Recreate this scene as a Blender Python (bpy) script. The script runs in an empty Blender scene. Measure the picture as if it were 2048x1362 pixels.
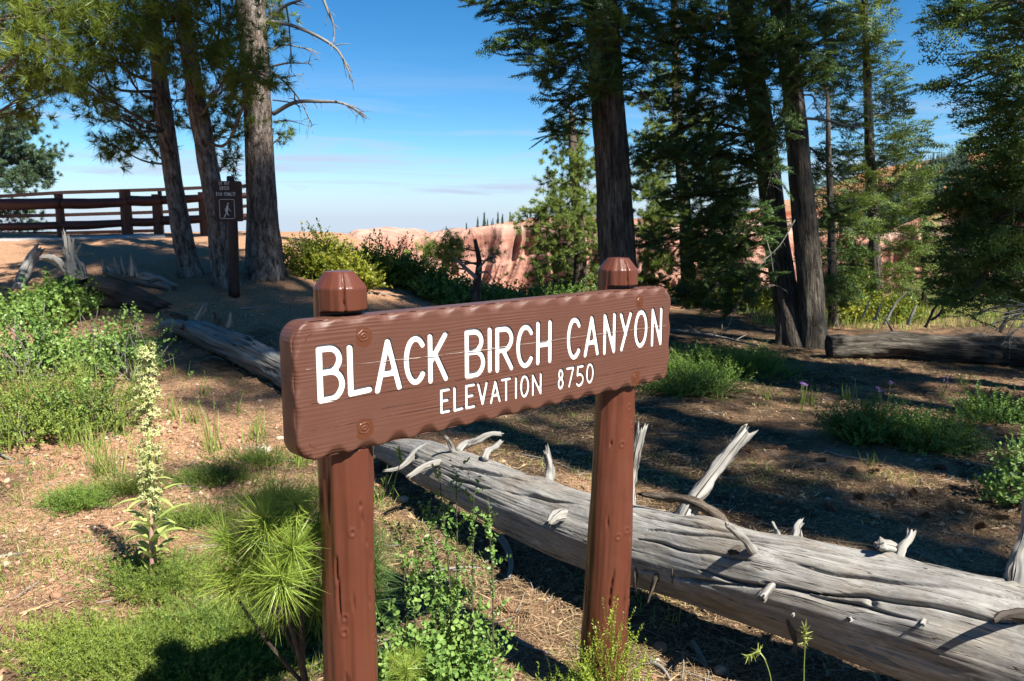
import bpy, math
import numpy as np
from mathutils import Vector, geometry
R=math.radians; PI=math.pi
# ------------------------------------------------------------------ camera, light, exposure
F=1590.0; PIT=R(8.725); CZ=1.8
SC=bpy.context.scene; COL=SC.collection
cam=bpy.data.cameras.new('camera'); camo=bpy.data.objects.new('camera',cam); COL.objects.link(camo)
cam.sensor_width=23.5; cam.lens=F/2048*23.5; cam.clip_start=.05; cam.clip_end=60000
camo.location=(0,0,CZ); camo.rotation_euler=(PI/2-PIT,0,0); SC.camera=camo
cam.dof.use_dof=True; cam.dof.focus_distance=3.0; cam.dof.aperture_fstop=6.5
SUN_EL=R(49); SX,SY=.70,-.714; SUN_ROT=math.atan2(SX,SY)
SUN=np.array([SX*math.cos(SUN_EL),SY*math.cos(SUN_EL),math.sin(SUN_EL)])
sl=bpy.data.lights.new('sun','SUN'); so=bpy.data.objects.new('sun',sl); COL.objects.link(so)
sl.energy=5.0; sl.angle=R(.53); sl.color=(1,.95,.86)
so.rotation_euler=Vector(SUN).to_track_quat('Z','Y').to_euler()
W=bpy.data.worlds.new('World'); SC.world=W; W.use_nodes=True
nt=W.node_tree; nt.nodes.clear()
def wn(t,**k):
    n=nt.nodes.new(t)
    for a,b in k.items(): setattr(n,a,b)
    return n
sky=wn('ShaderNodeTexSky',sky_type='NISHITA',sun_disc=False,sun_elevation=SUN_EL,sun_rotation=SUN_ROT,altitude=2600,air_density=1.0,dust_density=.2,ozone_density=1.5)
hs=wn('ShaderNodeHueSaturation'); hs.inputs['Saturation'].default_value=1.28
tn=wn('ShaderNodeMixRGB',blend_type='MULTIPLY'); tn.inputs[0].default_value=1; tn.inputs[2].default_value=(.92,1.06,1.12,1)
nt.links.new(sky.outputs[0],tn.inputs[1]); nt.links.new(tn.outputs[0],hs.inputs['Color'])
tc=wn('ShaderNodeTexCoord'); sep=wn('ShaderNodeSeparateXYZ'); nt.links.new(tc.outputs['Generated'],sep.inputs[0])
# thin cirrus low in the sky
mp=wn('ShaderNodeMapping'); mp.inputs['Scale'].default_value=(2.4,2.4,24); mp.inputs['Rotation'].default_value=(0,R(2.5),0)
nt.links.new(tc.outputs['Generated'],mp.inputs[0])
no=wn('ShaderNodeTexNoise'); no.inputs['Scale'].default_value=1.5; no.inputs['Detail'].default_value=6; no.inputs['Roughness'].default_value=.55
no.inputs['Distortion'].default_value=.6
nt.links.new(mp.outputs[0],no.inputs['Vector'])
cr=wn('ShaderNodeValToRGB'); cr.color_ramp.elements[0].position=.47; cr.color_ramp.elements[1].position=.66
nt.links.new(no.outputs[0],cr.inputs[0])
cb=wn('ShaderNodeValToRGB')
for p,c in ((0.0,.95),(.05,.95),(.085,.8),(.12,.4),(.16,.12),(.2,0)):
    e=cb.color_ramp.elements.new(p); e.color=(c,c,c,1)
cb.color_ramp.elements[0].color=(.95,.95,.95,1); cb.color_ramp.elements[-1].color=(0,0,0,1)
nt.links.new(sep.outputs[2],cb.inputs[0])
vb=wn('ShaderNodeMapRange'); vb.inputs['From Min'].default_value=.0; vb.inputs['From Max'].default_value=.085; vb.inputs['To Min'].default_value=.95; vb.inputs['To Max'].default_value=0
nt.links.new(sep.outputs[2],vb.inputs['Value']); ad=wn('ShaderNodeMath',operation='MAXIMUM'); nt.links.new(cr.outputs[0],ad.inputs[0]); nt.links.new(vb.outputs[0],ad.inputs[1])
mu=wn('ShaderNodeMath',operation='MULTIPLY'); nt.links.new(ad.outputs[0],mu.inputs[0]); nt.links.new(cb.outputs[0],mu.inputs[1])
mx=wn('ShaderNodeMixRGB'); mx.inputs[2].default_value=(4.3,5.1,6.5,1)
nt.links.new(mu.outputs[0],mx.inputs[0]); nt.links.new(hs.outputs[0],mx.inputs[1])
bg=wn('ShaderNodeBackground'); bg.inputs[1].default_value=.05
wo=wn('ShaderNodeOutputWorld'); nt.links.new(mx.outputs[0],bg.inputs[0]); nt.links.new(bg.outputs[0],wo.inputs[0])
SC.view_settings.view_transform='Standard'; SC.view_settings.look='None'; SC.view_settings.gamma=1
SC.view_settings.exposure=1.45
SC.cycles.max_bounces=5; SC.cycles.diffuse_bounces=1; SC.cycles.transparent_max_bounces=4; SC.cycles.use_denoising=True

rng=np.random.default_rng(7)
# ------------------------------------------------------------------ helpers
def ray(u,v):
    xc=(u-1024)/F; yc=(681-v)/F; c,s=math.cos(PIT),math.sin(PIT)
    return np.array([xc,c+yc*s,-s+yc*c])
def P(u,v,Y):
    d=ray(u,v); return np.array([0,0,CZ])+d*(Y/d[1])
def Z(u,v,z):
    d=ray(u,v); return np.array([0,0,CZ])+d*((z-CZ)/d[2])
def vnoise(p,seed=0):
    p=np.asarray(p,float); i=np.floor(p).astype(np.int64); f=p-i; f=f*f*(3-2*f)
    def h(a,b,c):
        n=(a*374761393+b*668265263+c*2147483647+seed*974711)&0xffffffff
        n=((n^(n>>13))*1274126177)&0xffffffff; n=((n^(n>>16))*2246822519)&0xffffffff
        return ((n^(n>>15))&0xffff)/65535.0
    r=0
    for a in (0,1):
        for b in (0,1):
            for c in (0,1):
                w=(f[...,0] if a else 1-f[...,0])*(f[...,1] if b else 1-f[...,1])*(f[...,2] if c else 1-f[...,2])
                r=r+w*h(i[...,0]+a,i[...,1]+b,i[...,2]+c)
    return r*2-1
def fbm(p,oct=4,seed=0,g=.5):
    p=np.asarray(p,float); r=0; a=1
    for k in range(oct): r=r+a*vnoise(p*2**k+k*17.3,seed+k); a*=g
    return r
def p3(x,y,z=0): x,y=np.broadcast_arrays(x,y); return np.stack([x,y,np.zeros_like(x,dtype=float)+z],-1)
def sm(t): t=np.clip(t,0,1); return t*t*(3-2*t)
def rim(x): return 18.6+1.6*sm((-x-1)/4)+.5*np.sin(x*.6)
def H(x,y):
    x=np.asarray(x,float); y=np.asarray(y,float)
    pr=np.interp(y,[0,5,8,10,12,14,18,20],[0,.02,.3,.70,1.10,1.28,1.46,1.46])
    L=sm((1.5-x)/6.5)
    z=pr*L+.05*fbm(p3(x*.5,y*.5),3,3)*sm((y-1)/4)+.018*fbm(p3(x*2.2,y*2.2),3,5)
    d=np.maximum(y-rim(x),0)
    z=z-np.where(d<150,d*(.25+.75*sm(d/4)),150)-np.maximum(d-150,0)*.0
    z=z-350*sm((d-1500)/4000)
    return z
def G(u,v):
    d=ray(u,v); o=np.array([0,0,CZ]); t=np.linspace(1,40,1600)
    pts=o+d*t[:,None]; below=pts[:,2]<H(pts[:,0],pts[:,1])
    i=int(np.argmax(below)) if below.any() else len(t)-1
    return pts[i]
def tag(o,label=None,cat=None,group=None,kind=None):
    if label: o['label']=label
    if cat: o['category']=cat
    if group: o['group']=group
    if kind: o['kind']=kind
    return o
def empty(name,loc=(0,0,0)):
    o=bpy.data.objects.new(name,None); o.location=[float(a) for a in loc]; o.empty_display_size=.1; COL.objects.link(o); return o
class MB:
    def __init__(s): s.V=[];s.Q=[];s.T=[];s.n=0;s.tint=[];s.loc=[]
    def add(s,V,T=None,Q=None,tint=.5,loc=None):
        V=np.asarray(V,float).reshape(-1,3); k=len(V)
        if T is not None and len(T): s.T.append(np.asarray(T,int).reshape(-1,3)+s.n)
        if Q is not None and len(Q): s.Q.append(np.asarray(Q,int).reshape(-1,4)+s.n)
        s.V.append(V); s.tint.append(np.broadcast_to(np.asarray(tint,float),(k,)).copy()); s.loc.append(V if loc is None else np.asarray(loc,float).reshape(-1,3)); s.n+=k
    def build(s,name,mat,parent=None,smooth=True,origin=None):
        if not s.n: return None
        V=np.concatenate(s.V)
        if parent is not None: V=V-np.array(parent_world(parent))
        elif origin is not None: V=V-np.asarray(origin)
        T=np.concatenate(s.T) if s.T else np.zeros((0,3),int); Q=np.concatenate(s.Q) if s.Q else np.zeros((0,4),int)
        me=bpy.data.meshes.new(name); nv=len(V); nl=T.size+Q.size; npoly=len(T)+len(Q)
        me.vertices.add(nv); me.vertices.foreach_set('co',V.astype(np.float32).ravel())
        me.loops.add(nl); me.loops.foreach_set('vertex_index',np.concatenate([T.ravel(),Q.ravel()]).astype(np.int32))
        me.polygons.add(npoly)
        ls=np.concatenate([np.arange(len(T))*3,T.size+np.arange(len(Q))*4]).astype(np.int32)
        me.polygons.foreach_set('loop_start',ls)
        me.polygons.foreach_set('use_smooth',np.full(npoly,smooth))
        me.update(calc_edges=True); me.validate()
        if len(me.vertices)==nv:
            a=me.attributes.new('tint','FLOAT','POINT'); a.data.foreach_set('value',np.concatenate(s.tint).astype(np.float32))
            a=me.attributes.new('loc','FLOAT_VECTOR','POINT'); a.data.foreach_set('vector',np.concatenate(s.loc).astype(np.float32).ravel())
        me.materials.append(mat); o=bpy.data.objects.new(name,me); COL.objects.link(o)
        if parent is not None: o.parent=parent
        elif origin is not None: o.location=[float(a) for a in origin]
        return o
def parent_world(o):
    l=np.array(o.location,float)
    while o.parent: o=o.parent; l=l+np.array(o.location,float)
    return l
def norm(a): a=np.asarray(a,float); return a/np.maximum(np.linalg.norm(a,axis=-1,keepdims=True),1e-9)
def curve(pts,n=12):
    pts=np.asarray(pts,float)
    if len(pts)==2: t=np.linspace(0,1,n)[:,None]; return pts[0]*(1-t)+pts[1]*t
    Pp=np.vstack([2*pts[0]-pts[1],pts,2*pts[-1]-pts[-2]]); out=[]; m=len(pts)-1; k=max(2,n//m)
    for i in range(m):
        a,b,c,d=Pp[i:i+4]; t=np.linspace(0,1,k,endpoint=False)[:,None]
        out.append(.5*((2*b)+(-a+c)*t+(2*a-5*b+4*c-d)*t*t+(-a+3*b-3*c+d)*t**3))
    out.append(pts[-1:]); return np.vstack(out)
def rad(rs,n):
    return np.interp(np.linspace(0,1,n),np.linspace(0,1,len(rs)),rs)
def tube(mb,pts,rs,seg=8,tint=.5,disp=None,cap=True,s0=0,jag=0):
    pts=np.asarray(pts,float); n=len(pts); r=rad(rs,n) if np.ndim(rs) else np.full(n,rs)
    t=norm(np.gradient(pts,axis=0)); up=np.array([0,0,1.]) if abs(t[0][2])<.9 else np.array([0,1.,0])
    x=norm(np.cross(up,t[0])); X=[]
    for i in range(n):
        x=norm(x-t[i]*np.dot(x,t[i])); X.append(x)
    X=np.array(X); Yv=np.cross(t,X); th=np.arange(seg)*2*PI/seg
    s=np.concatenate([[0],np.cumsum(np.linalg.norm(np.diff(pts,axis=0),axis=1))])+s0
    rr=np.repeat(r[:,None],seg,1); c,sn=np.cos(th),np.sin(th)
    if disp is not None: rr=rr+disp(th[None,:],s[:,None],rr)
    V=pts[:,None]+rr[...,None]*(c[None,:,None]*X[:,None]+sn[None,:,None]*Yv[:,None])
    if jag:
        jj_=rng.uniform(-.3,1,seg)**3*jag*1.2; V[-1]+=t[-1]*jj_[:,None]; V[-2]+=t[-1]*jj_[:,None]*.5
    r0=float(np.mean(r)); loc=np.stack([np.repeat(c[None]*r0,n,0),np.repeat(sn[None]*r0,n,0),np.repeat(s[:,None],seg,1)],-1)
    i=np.arange(n-1)[:,None]*seg; j=np.arange(seg)[None]; j2=(j+1)%seg
    Q=np.stack([i+j,i+j2,i+seg+j2,i+seg+j],-1).reshape(-1,4)
    V=V.reshape(-1,3); loc=loc.reshape(-1,3); T=None
    if cap:
        k=len(V); V=np.vstack([V,pts[0],pts[-1]+(t[-1]*jag*-.3 if jag else 0)]); loc=np.vstack([loc,loc[0]*0,loc[-1]*[0,0,1]])
        jj=np.arange(seg); T=np.vstack([np.stack([np.full(seg,k),(jj+1)%seg,jj],-1),np.stack([np.full(seg,k+1),(n-1)*seg+jj,(n-1)*seg+(jj+1)%seg],-1)])
    mb.add(V,T,Q,tint,loc)
# ------------------------------------------------------------------ materials
def lin(h):
    h=h.lstrip('#'); c=[int(h[i:i+2],16)/255 for i in (0,2,4)]
    return tuple([x/12.92 if x<.04045 else ((x+.055)/1.055)**2.4 for x in c]+[1])
class MT:
    def __init__(s,name):
        s.m=bpy.data.materials.new(name); s.m.use_nodes=True; s.t=s.m.node_tree; s.b=s.t.nodes['Principled BSDF']; s.out=s.t.nodes['Material Output']
    def n(s,t,**k):
        n=s.t.nodes.new(t)
        for a,b in k.items():
            if a in n.inputs: n.inputs[a].default_value=b
            else: setattr(n,a,b)
        return n
    def l(s,a,b): s.t.links.new(a,b)
    def coord(s,kind='loc',scale=(1,1,1)):
        if kind=='obj': o=s.n('ShaderNodeTexCoord').outputs['Object']
        elif kind=='pos': o=s.n('ShaderNodeNewGeometry').outputs['Position']
        else: o=s.n('ShaderNodeAttribute',attribute_name='loc').outputs['Vector']
        m=s.n('ShaderNodeMapping'); m.inputs['Scale'].default_value=scale; s.l(o,m.inputs[0]); return m.outputs[0]
    def noise(s,c,scale=5,detail=5,rough=.55,dist=0):
        n=s.n('ShaderNodeTexNoise'); n.inputs['Scale'].default_value=scale; n.inputs['Detail'].default_value=detail; n.inputs['Roughness'].default_value=rough; n.inputs['Distortion'].default_value=dist; s.l(c,n.inputs['Vector']); return n.outputs[0]
    def ramp(s,f,st):
        r=s.n('ShaderNodeValToRGB'); e=r.color_ramp.elements
        while len(e)<len(st): e.new(.5)
        for i,(p,c) in enumerate(st):
            e[i].position=p; e[i].color=c if isinstance(c,tuple) else (c,c,c,1)
        s.l(f,r.inputs[0]); return r.outputs[0]
    def mix(s,f,a,b,mode='MIX'):
        m=s.n('ShaderNodeMixRGB',blend_type=mode)
        for k,v in ((0,f),(1,a),(2,b)):
            if hasattr(v,'is_output'): s.l(v,m.inputs[k])
            else: m.inputs[k].default_value=v
        return m.outputs[0]
    def math(s,op,a,b=0):
        m=s.n('ShaderNodeMath',operation=op)
        for k,v in ((0,a),(1,b)):
            if hasattr(v,'is_output'): s.l(v,m.inputs[k])
            else: m.inputs[k].default_value=v
        return m.outputs[0]
    def bump(s,h,dist=.01,strength=1.0):
        b=s.n('ShaderNodeBump'); b.inputs['Distance'].default_value=dist; b.inputs['Strength'].default_value=strength; s.l(h,b.inputs['Height']); s.l(b.outputs[0],s.b.inputs['Normal'])
    def base(s,c,rough=.8,spec=.3):
        if hasattr(c,'is_output'): s.l(c,s.b.inputs['Base Color'])
        else: s.b.inputs['Base Color'].default_value=c
        s.b.inputs['Roughness'].default_value=rough; s.b.inputs['Specular IOR Level'].default_value=spec; return s.m
def leaf(name,a,b,trans=.3,rough=.5,spec=.35):
    m=MT(name); t=m.n('ShaderNodeAttribute',attribute_name='tint').outputs['Fac']
    c=m.ramp(t,[(0,a),(1,b)]); m.base(c,rough,spec)
    tr=m.n('ShaderNodeBsdfTranslucent'); m.l(m.mix(.25,c,(.30,.32,.02,1)),tr.inputs[0])
    mx=m.n('ShaderNodeMixShader'); mx.inputs[0].default_value=trans; m.l(m.b.outputs[0],mx.inputs[1]); m.l(tr.outputs[0],mx.inputs[2]); m.l(mx.outputs[0],m.out.inputs[0]); return m.m
def bark(name,c1,c2,c3,sc=14,stretch=.22,dist=.02):
    m=MT(name); co=m.coord('loc',(1,1,stretch)); wob=m.noise(co,sc*.6,3)
    v=m.n('ShaderNodeTexVoronoi',feature='DISTANCE_TO_EDGE'); v.inputs['Scale'].default_value=sc
    mm=m.n('ShaderNodeVectorMath',operation='ADD'); m.l(co,mm.inputs[0]); sc_=m.n('ShaderNodeVectorMath',operation='SCALE'); sc_.inputs['Scale'].default_value=.14
    nn=m.n('ShaderNodeTexNoise'); nn.inputs['Scale'].default_value=sc; nn.inputs['Detail'].default_value=4; m.l(co,nn.inputs['Vector']); m.l(nn.outputs[1],sc_.inputs[0]); m.l(sc_.outputs[0],mm.inputs[1]); m.l(mm.outputs[0],v.inputs['Vector'])
    e=m.ramp(v.outputs['Distance'],[(0,0.0),(.20,1.0)]); f=m.noise(co,sc*3,6,.7); e2=m.ramp(m.noise(m.coord('loc',(1,1,stretch*.6)),sc*1.7,5,.65),[(.40,0.),(.55,1.)]); e=m.math('ADD',m.math('MULTIPLY',e,.45),m.math('MULTIPLY',e2,.55))
    c=m.mix(m.ramp(wob,[(.35,0.),(.65,1.)]),c1,c2); c=m.mix(e,c3,c); c=m.mix(.6,c,m.ramp(f,[(.25,.35),(.75,1.25)]),'MULTIPLY')
    h=m.math('ADD',m.math('MULTIPLY',e,.7),m.math('MULTIPLY',f,.5)); m.bump(h,dist); return m.base(c,.9,.2)
M={}
M['pine_leaf']=leaf('pine_needles',(.055,.110,.015,1),(.19,.235,.030,1),.28,.4)
M['fir_leaf']=leaf('fir_needles',(.022,.060,.018,1),(.115,.19,.040,1),.22,.5)
M['pinyon_leaf']=leaf('pinyon_needles',(.075,.13,.028,1),(.24,.30,.06,1),.25,.5)
M['juniper_leaf']=leaf('juniper_scales',(.05,.10,.06,1),(.10,.16,.07,1),.2,.5)
M['manz']=leaf('manzanita_leaves',(.08,.13,.012,1),(.26,.26,.025,1),.35,.45)
M['green']=leaf('shrub_leaves',(.05,.12,.022,1),(.20,.30,.055,1),.3,.45)
M['sage']=leaf('low_juniper_scales',(.06,.12,.02,1),(.24,.30,.05,1),.25,.55)
M['bright']=leaf('bitterbrush_leaves',(.13,.2,.02,1),(.28,.34,.04,1),.35,.5)
M['round']=leaf('currant_leaves',(.07,.16,.03,1),(.24,.36,.09,1),.3,.4)
M['grass']=leaf('grass_blades',(.14,.22,.04,1),(.32,.36,.09,1),.35,.5)
M['plume']=leaf('gentian_leaf',(.28,.36,.09,1),(.42,.47,.16,1),.3,.5)
M['flower']=leaf('gentian_blossom',(.34,.37,.13,1),(.56,.57,.27,1),.25,.6)
M['purple']=leaf('thistle_petals',(.3,.15,.5,1),(.5,.3,.7,1),.2,.6)
M['bark_pond']=bark('ponderosa_bark',(.22,.165,.135,1),(.40,.345,.30,1),(.045,.030,.022,1),17,.30,.03)
M['bark_fir']=bark('fir_bark',(.10,.082,.065,1),(.20,.175,.14,1),(.022,.018,.014,1),24,.13,.02)
M['bark_thin']=bark('twig_bark',(.10,.08,.06,1),(.16,.13,.10,1),(.03,.02,.015,1),30,.3,.005)
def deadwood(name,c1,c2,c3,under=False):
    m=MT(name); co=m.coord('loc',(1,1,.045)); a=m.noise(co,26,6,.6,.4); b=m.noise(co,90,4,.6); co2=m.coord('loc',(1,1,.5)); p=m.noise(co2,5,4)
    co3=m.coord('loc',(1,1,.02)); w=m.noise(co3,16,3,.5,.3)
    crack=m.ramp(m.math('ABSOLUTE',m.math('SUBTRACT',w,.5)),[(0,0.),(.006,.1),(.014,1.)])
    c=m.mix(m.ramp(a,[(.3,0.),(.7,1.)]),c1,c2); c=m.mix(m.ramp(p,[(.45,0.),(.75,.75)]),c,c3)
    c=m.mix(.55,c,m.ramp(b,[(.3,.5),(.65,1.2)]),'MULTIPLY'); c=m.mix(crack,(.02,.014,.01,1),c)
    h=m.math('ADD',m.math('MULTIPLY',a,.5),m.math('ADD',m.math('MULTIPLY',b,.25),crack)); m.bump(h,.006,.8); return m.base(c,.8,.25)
M['log']=deadwood('weathered_log_wood',(.20,.18,.15,1),(.40,.375,.33,1),(.27,.20,.125,1))
M['dead']=deadwood('dead_branch_wood',(.15,.14,.125,1),(.33,.32,.295,1),(.17,.14,.11,1))
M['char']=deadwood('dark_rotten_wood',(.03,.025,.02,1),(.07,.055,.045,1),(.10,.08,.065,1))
def paint(name,col,grain=False,rough=.33):
    m=MT(name)
    if grain:
        w=m.n('ShaderNodeTexWave',wave_type='BANDS',bands_direction='Z'); w.inputs['Scale'].default_value=9; w.inputs['Distortion'].default_value=11; w.inputs['Detail'].default_value=3; w.inputs['Detail Scale'].default_value=.7
        m.l(m.coord('obj',(.28,.28,3.2)),w.inputs['Vector']); f=m.noise(m.coord('obj',(2,2,95)),4,5,.65); am=m.ramp(m.noise(m.coord('obj',(1.3,1.3,5)),2.2,2),[(.38,.15),(.62,1.)])
        h=m.math('ADD',m.math('MULTIPLY',m.math('MULTIPLY',w.outputs['Fac'],am),.55),m.math('MULTIPLY',f,.5)); m.bump(h,.0012,.9)
        c=m.mix(m.ramp(h,[(.25,0.),(.9,1.)]),tuple(x*.86 for x in col[:3])+(1,),col)
    else:
        n=m.noise(m.coord('obj'),7,4); f=m.noise(m.coord('obj',(1,1,.15)),60,4,.6); h=m.math('ADD',m.math('MULTIPLY',n,.8),m.math('MULTIPLY',f,.25)); m.bump(h,.0035,.55)
        c=m.mix(m.ramp(n,[(.35,0.),(.7,1.)]),tuple(x*.85 for x in col[:3])+(1,),col)
    m.base(c,rough,.38); m.l(m.ramp(m.noise(m.coord('obj'),12,3),[(.3,rough-.07),(.7,rough+.12)]),m.b.inputs['Roughness']); return m.m
BROWN=(.096,.030,.017,1)
M['board']=paint('brown_board_paint',(.098,.040,.026,1),True,.46)
M['post']=paint('brown_post_paint',BROWN,False,.3)
M['plug']=paint('repainted_patch',(.092,.030,.014,1),False,.35)
M['darkpaint']=paint('dark_brown_paint',(.030,.012,.009,1),False,.5)
m=MT('white_letter_paint'); m.bump(m.noise(m.coord('obj'),60,3),.0008); M['white']=m.base((.62,.62,.60,1),.6)
m=MT('crack_dark'); M['crack']=m.base((.03,.012,.008,1),.8)
m=MT('crack_pale'); M['crackw']=m.base((.45,.36,.31,1),.7)
# ground
m=MT('forest_floor'); co=m.coord('pos')
n1=m.noise(co,.55,6,.6); n2=m.noise(co,7,6,.65); n3=m.noise(co,55,4,.7); n4=m.noise(co,2.1,5,.6,.3)
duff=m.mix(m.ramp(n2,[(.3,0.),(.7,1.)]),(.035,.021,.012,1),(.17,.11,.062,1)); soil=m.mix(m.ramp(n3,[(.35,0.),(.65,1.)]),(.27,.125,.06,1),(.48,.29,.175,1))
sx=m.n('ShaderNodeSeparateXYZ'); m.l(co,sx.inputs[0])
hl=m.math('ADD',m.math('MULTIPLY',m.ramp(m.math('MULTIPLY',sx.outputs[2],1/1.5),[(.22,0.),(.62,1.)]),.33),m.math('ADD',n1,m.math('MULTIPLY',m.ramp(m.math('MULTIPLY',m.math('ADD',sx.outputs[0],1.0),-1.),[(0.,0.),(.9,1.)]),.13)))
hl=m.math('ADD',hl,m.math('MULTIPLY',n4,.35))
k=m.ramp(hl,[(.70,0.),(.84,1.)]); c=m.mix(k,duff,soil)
c=m.mix(.7,c,m.ramp(n3,[(.25,.45),(.7,1.25)]),'MULTIPLY')
vo=m.n('ShaderNodeTexVoronoi'); vo.inputs['Scale'].default_value=42; m.l(co,vo.inputs['Vector'])
pb=m.ramp(vo.outputs['Distance'],[(.18,1.),(.36,0.)]); c=m.mix(m.math('MULTIPLY',pb,m.math('MULTIPLY',k,.75)),c,(.58,.42,.30,1))
h=m.math('ADD',m.math('MULTIPLY',n3,.6),m.math('ADD',n2,m.math('MULTIPLY',pb,.4))); m.bump(h,.03,1)
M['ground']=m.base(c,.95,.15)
m=MT('canyon_rock'); co=m.coord('pos'); sx=m.n('ShaderNodeSeparateXYZ'); m.l(co,sx.inputs[0]); w=m.noise(m.coord('pos',(1,1,.3)),.012,4)
zz=m.math('ADD',sx.outputs[2],m.math('MULTIPLY',w,22)); zz=m.math('ADD',m.math('MULTIPLY',zz,1/160),.56)
c=m.ramp(zz,[(0,(.27,.135,.10,1)),(.25,(.34,.185,.14,1)),(.42,(.37,.225,.18,1)),(.50,(.32,.16,.12,1)),(.58,(.42,.30,.24,1)),(.655,(.29,.105,.06,1)),(.70,(.30,.115,.055,1)),(.74,(.37,.21,.12,1)),(.80,(.43,.29,.18,1)),(.9,(.34,.18,.09,1))])
v1=m.noise(m.coord('pos',(1,1,.12)),.09,5,.6); c=m.mix(.8,c,m.ramp(v1,[(.3,(.72,.62,.60,1)),(.65,(1.1,1.08,1.05,1))]),'MULTIPLY')
ly=m.noise(m.coord('pos',(.06,.06,1)),.35,4); c=m.mix(.6,c,m.ramp(ly,[(.35,(.75,.62,.58,1)),(.6,(1.08,1.06,1.02,1))]),'MULTIPLY')
m.bump(v1,6,.9); M['rock']=m.base(c,.95,.1)
m=MT('limestone_rock'); n=m.noise(m.coord('obj'),5,6,.6); m.bump(n,.05); M['lime']=m.base(m.ramp(n,[(.3,(.42,.27,.17,1)),(.7,(.68,.52,.38,1))]),.9)
m=MT('pebble_stone'); t=m.n('ShaderNodeAttribute',attribute_name='tint').outputs['Fac']; c=m.ramp(t,[(0,(.16,.075,.042,1)),(.6,(.33,.19,.115,1)),(1,(.46,.36,.27,1))]); m.bump(m.noise(m.coord('pos'),80,4),.003); M['pebble']=m.base(c,.85)
M['litter']=leaf('fallen_needles',(.10,.055,.028,1),(.50,.36,.20,1),.08,.7)
M['cone']=leaf('cone_scales',(.11,.062,.035,1),(.26,.15,.08,1),0,.7)
M['forest']=leaf('far_forest_needles',(.018,.045,.030,1),(.04,.085,.045,1),.1,.7)
m=MT('haze_tinted_basin'); M['far']=m.base(m.ramp(m.noise(m.coord('pos'),.0006,4),[(.3,(.10,.16,.20,1)),(.7,(.22,.27,.30,1))]),1,0)  # blue of distant air haze is put into the hills' base colour
# ------------------------------------------------------------------ ground
def axis(lo,hi,d,far,g=1.16):
    a=list(np.arange(lo,hi+1e-6,d)); s=d; x=hi
    up=[]
    while x<far: s*=g; x+=s; up.append(x)
    s=d; x=lo; dn=[]
    while x>-far*.8: s*=g; x-=s; dn.append(x)
    return np.array(dn[::-1]+a+up)
def grid_obj(name,X,Y,Zf,mat):
    gx,gy=np.meshgrid(X,Y); V=np.stack([gx,gy,Zf(gx,gy)],-1).reshape(-1,3); nx,ny=len(X),len(Y)
    i=np.arange(ny-1)[:,None]*nx+np.arange(nx-1)[None]; mb=MB(); mb.add(V,None,np.stack([i,i+1,i+nx+1,i+nx],-1)); return mb.build(name,mat)
ya=[y for y in axis(1.4,14,.055,28000,1.13)]
def Hd(x,y):
    z=H(x,y); near=(y>1)&(y<20)&(np.abs(x)<14)
    return z+np.where(near,.012*fbm(p3(x*9,y*9),3,11),0)
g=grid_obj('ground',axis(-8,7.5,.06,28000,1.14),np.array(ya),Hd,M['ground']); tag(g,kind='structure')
def add_far():
    X=np.linspace(-16000,16000,120); Y=np.linspace(9000,26000,30)
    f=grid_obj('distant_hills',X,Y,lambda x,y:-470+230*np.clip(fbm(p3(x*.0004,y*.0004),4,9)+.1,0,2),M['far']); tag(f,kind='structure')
add_far()
# ------------------------------------------------------------------ canyon cliffs (sheets with real relief and a plateau behind)
def cliff(name,us,vs,D,depth,seed,amp=1.0,plate=260,slope=.0,mat='rock',soft=False):
    n=760; u=np.linspace(us[0],us[-1],n); v=np.interp(u,us,vs); top=np.array([P(a,b,D)for a,b in zip(u,v)])
    x=top[:,0]; zt=top[:,2]+fbm(p3(x*.045,seed),3,seed)*2.2*(1 if not soft else .5)
    prof=[(0,0),(.03,.03),(.08,.05),(.16,.07),(.17,.12),(.24,.15),(.34,.19),(.35,.26),(.46,.29),(.56,.33),(.66,.42),(.78,.58),(.88,.78),(1,1)]
    T=np.linspace(0,1,130); out=np.interp(T,[p[0] for p in prof],[p[1] for p in prof]) if not soft else T
    gx,gt=np.meshgrid(x,T); zz=zt[None]-gt*depth
    wx=gx+9*fbm(p3(gx*.02,gt*3),2,seed+7)
    rid=(1-np.abs(fbm(p3(wx*.022,gt*.35+seed),2,seed)))**2; fine=(1-np.abs(fbm(p3(wx*.085,gt*1.2+seed),2,seed+5)))**2
    big=fbm(p3(gx*.007,gt*.3+seed*3),2,seed+9); led=fbm(p3(gx*.02,gt*26),2,seed+11)
    w=np.clip(gt*9,0,1)
    y=D-(out[:,None]*190+w*((rid*62+fine*26)*(.35 if soft else 1)+big*40+led*2.5))*amp
    zz=zz+w*(fbm(p3(gx*.05,gt*6),3,seed+3)*3)
    front=np.stack([gx,y,zz],-1)
    B=[]
    for k,db in enumerate((8,30,80,160,plate)): B.append(np.stack([x,np.full(n,D+db*1.0)+fbm(p3(x*.02,0),2,seed)*5,zt+slope*db+fbm(p3(x*.03,k),2,seed+1)*2],-1))
    V=np.concatenate([np.array(B[::-1]),front]); r=V.shape[0]; i=np.arange(r-1)[:,None]*n+np.arange(n-1)[None]
    mb=MB(); mb.add(V.reshape(-1,3),None,np.stack([i,i+n,i+n+1,i+1],-1)); o=mb.build(name,M[mat]); tag(o,kind='structure'); return x,zt,front
c1=cliff('canyon_cliffs',[560,600,640,680,710,735,765,790,800,815,830,870,905,930,975,1060,1130,1250,1400,1700,1800,1900,2200],[520,505,486,470,465,467,469,476,480,470,465,467,466,458,447,439,438,436,440,470,478,500,560],720,190,4)
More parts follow.
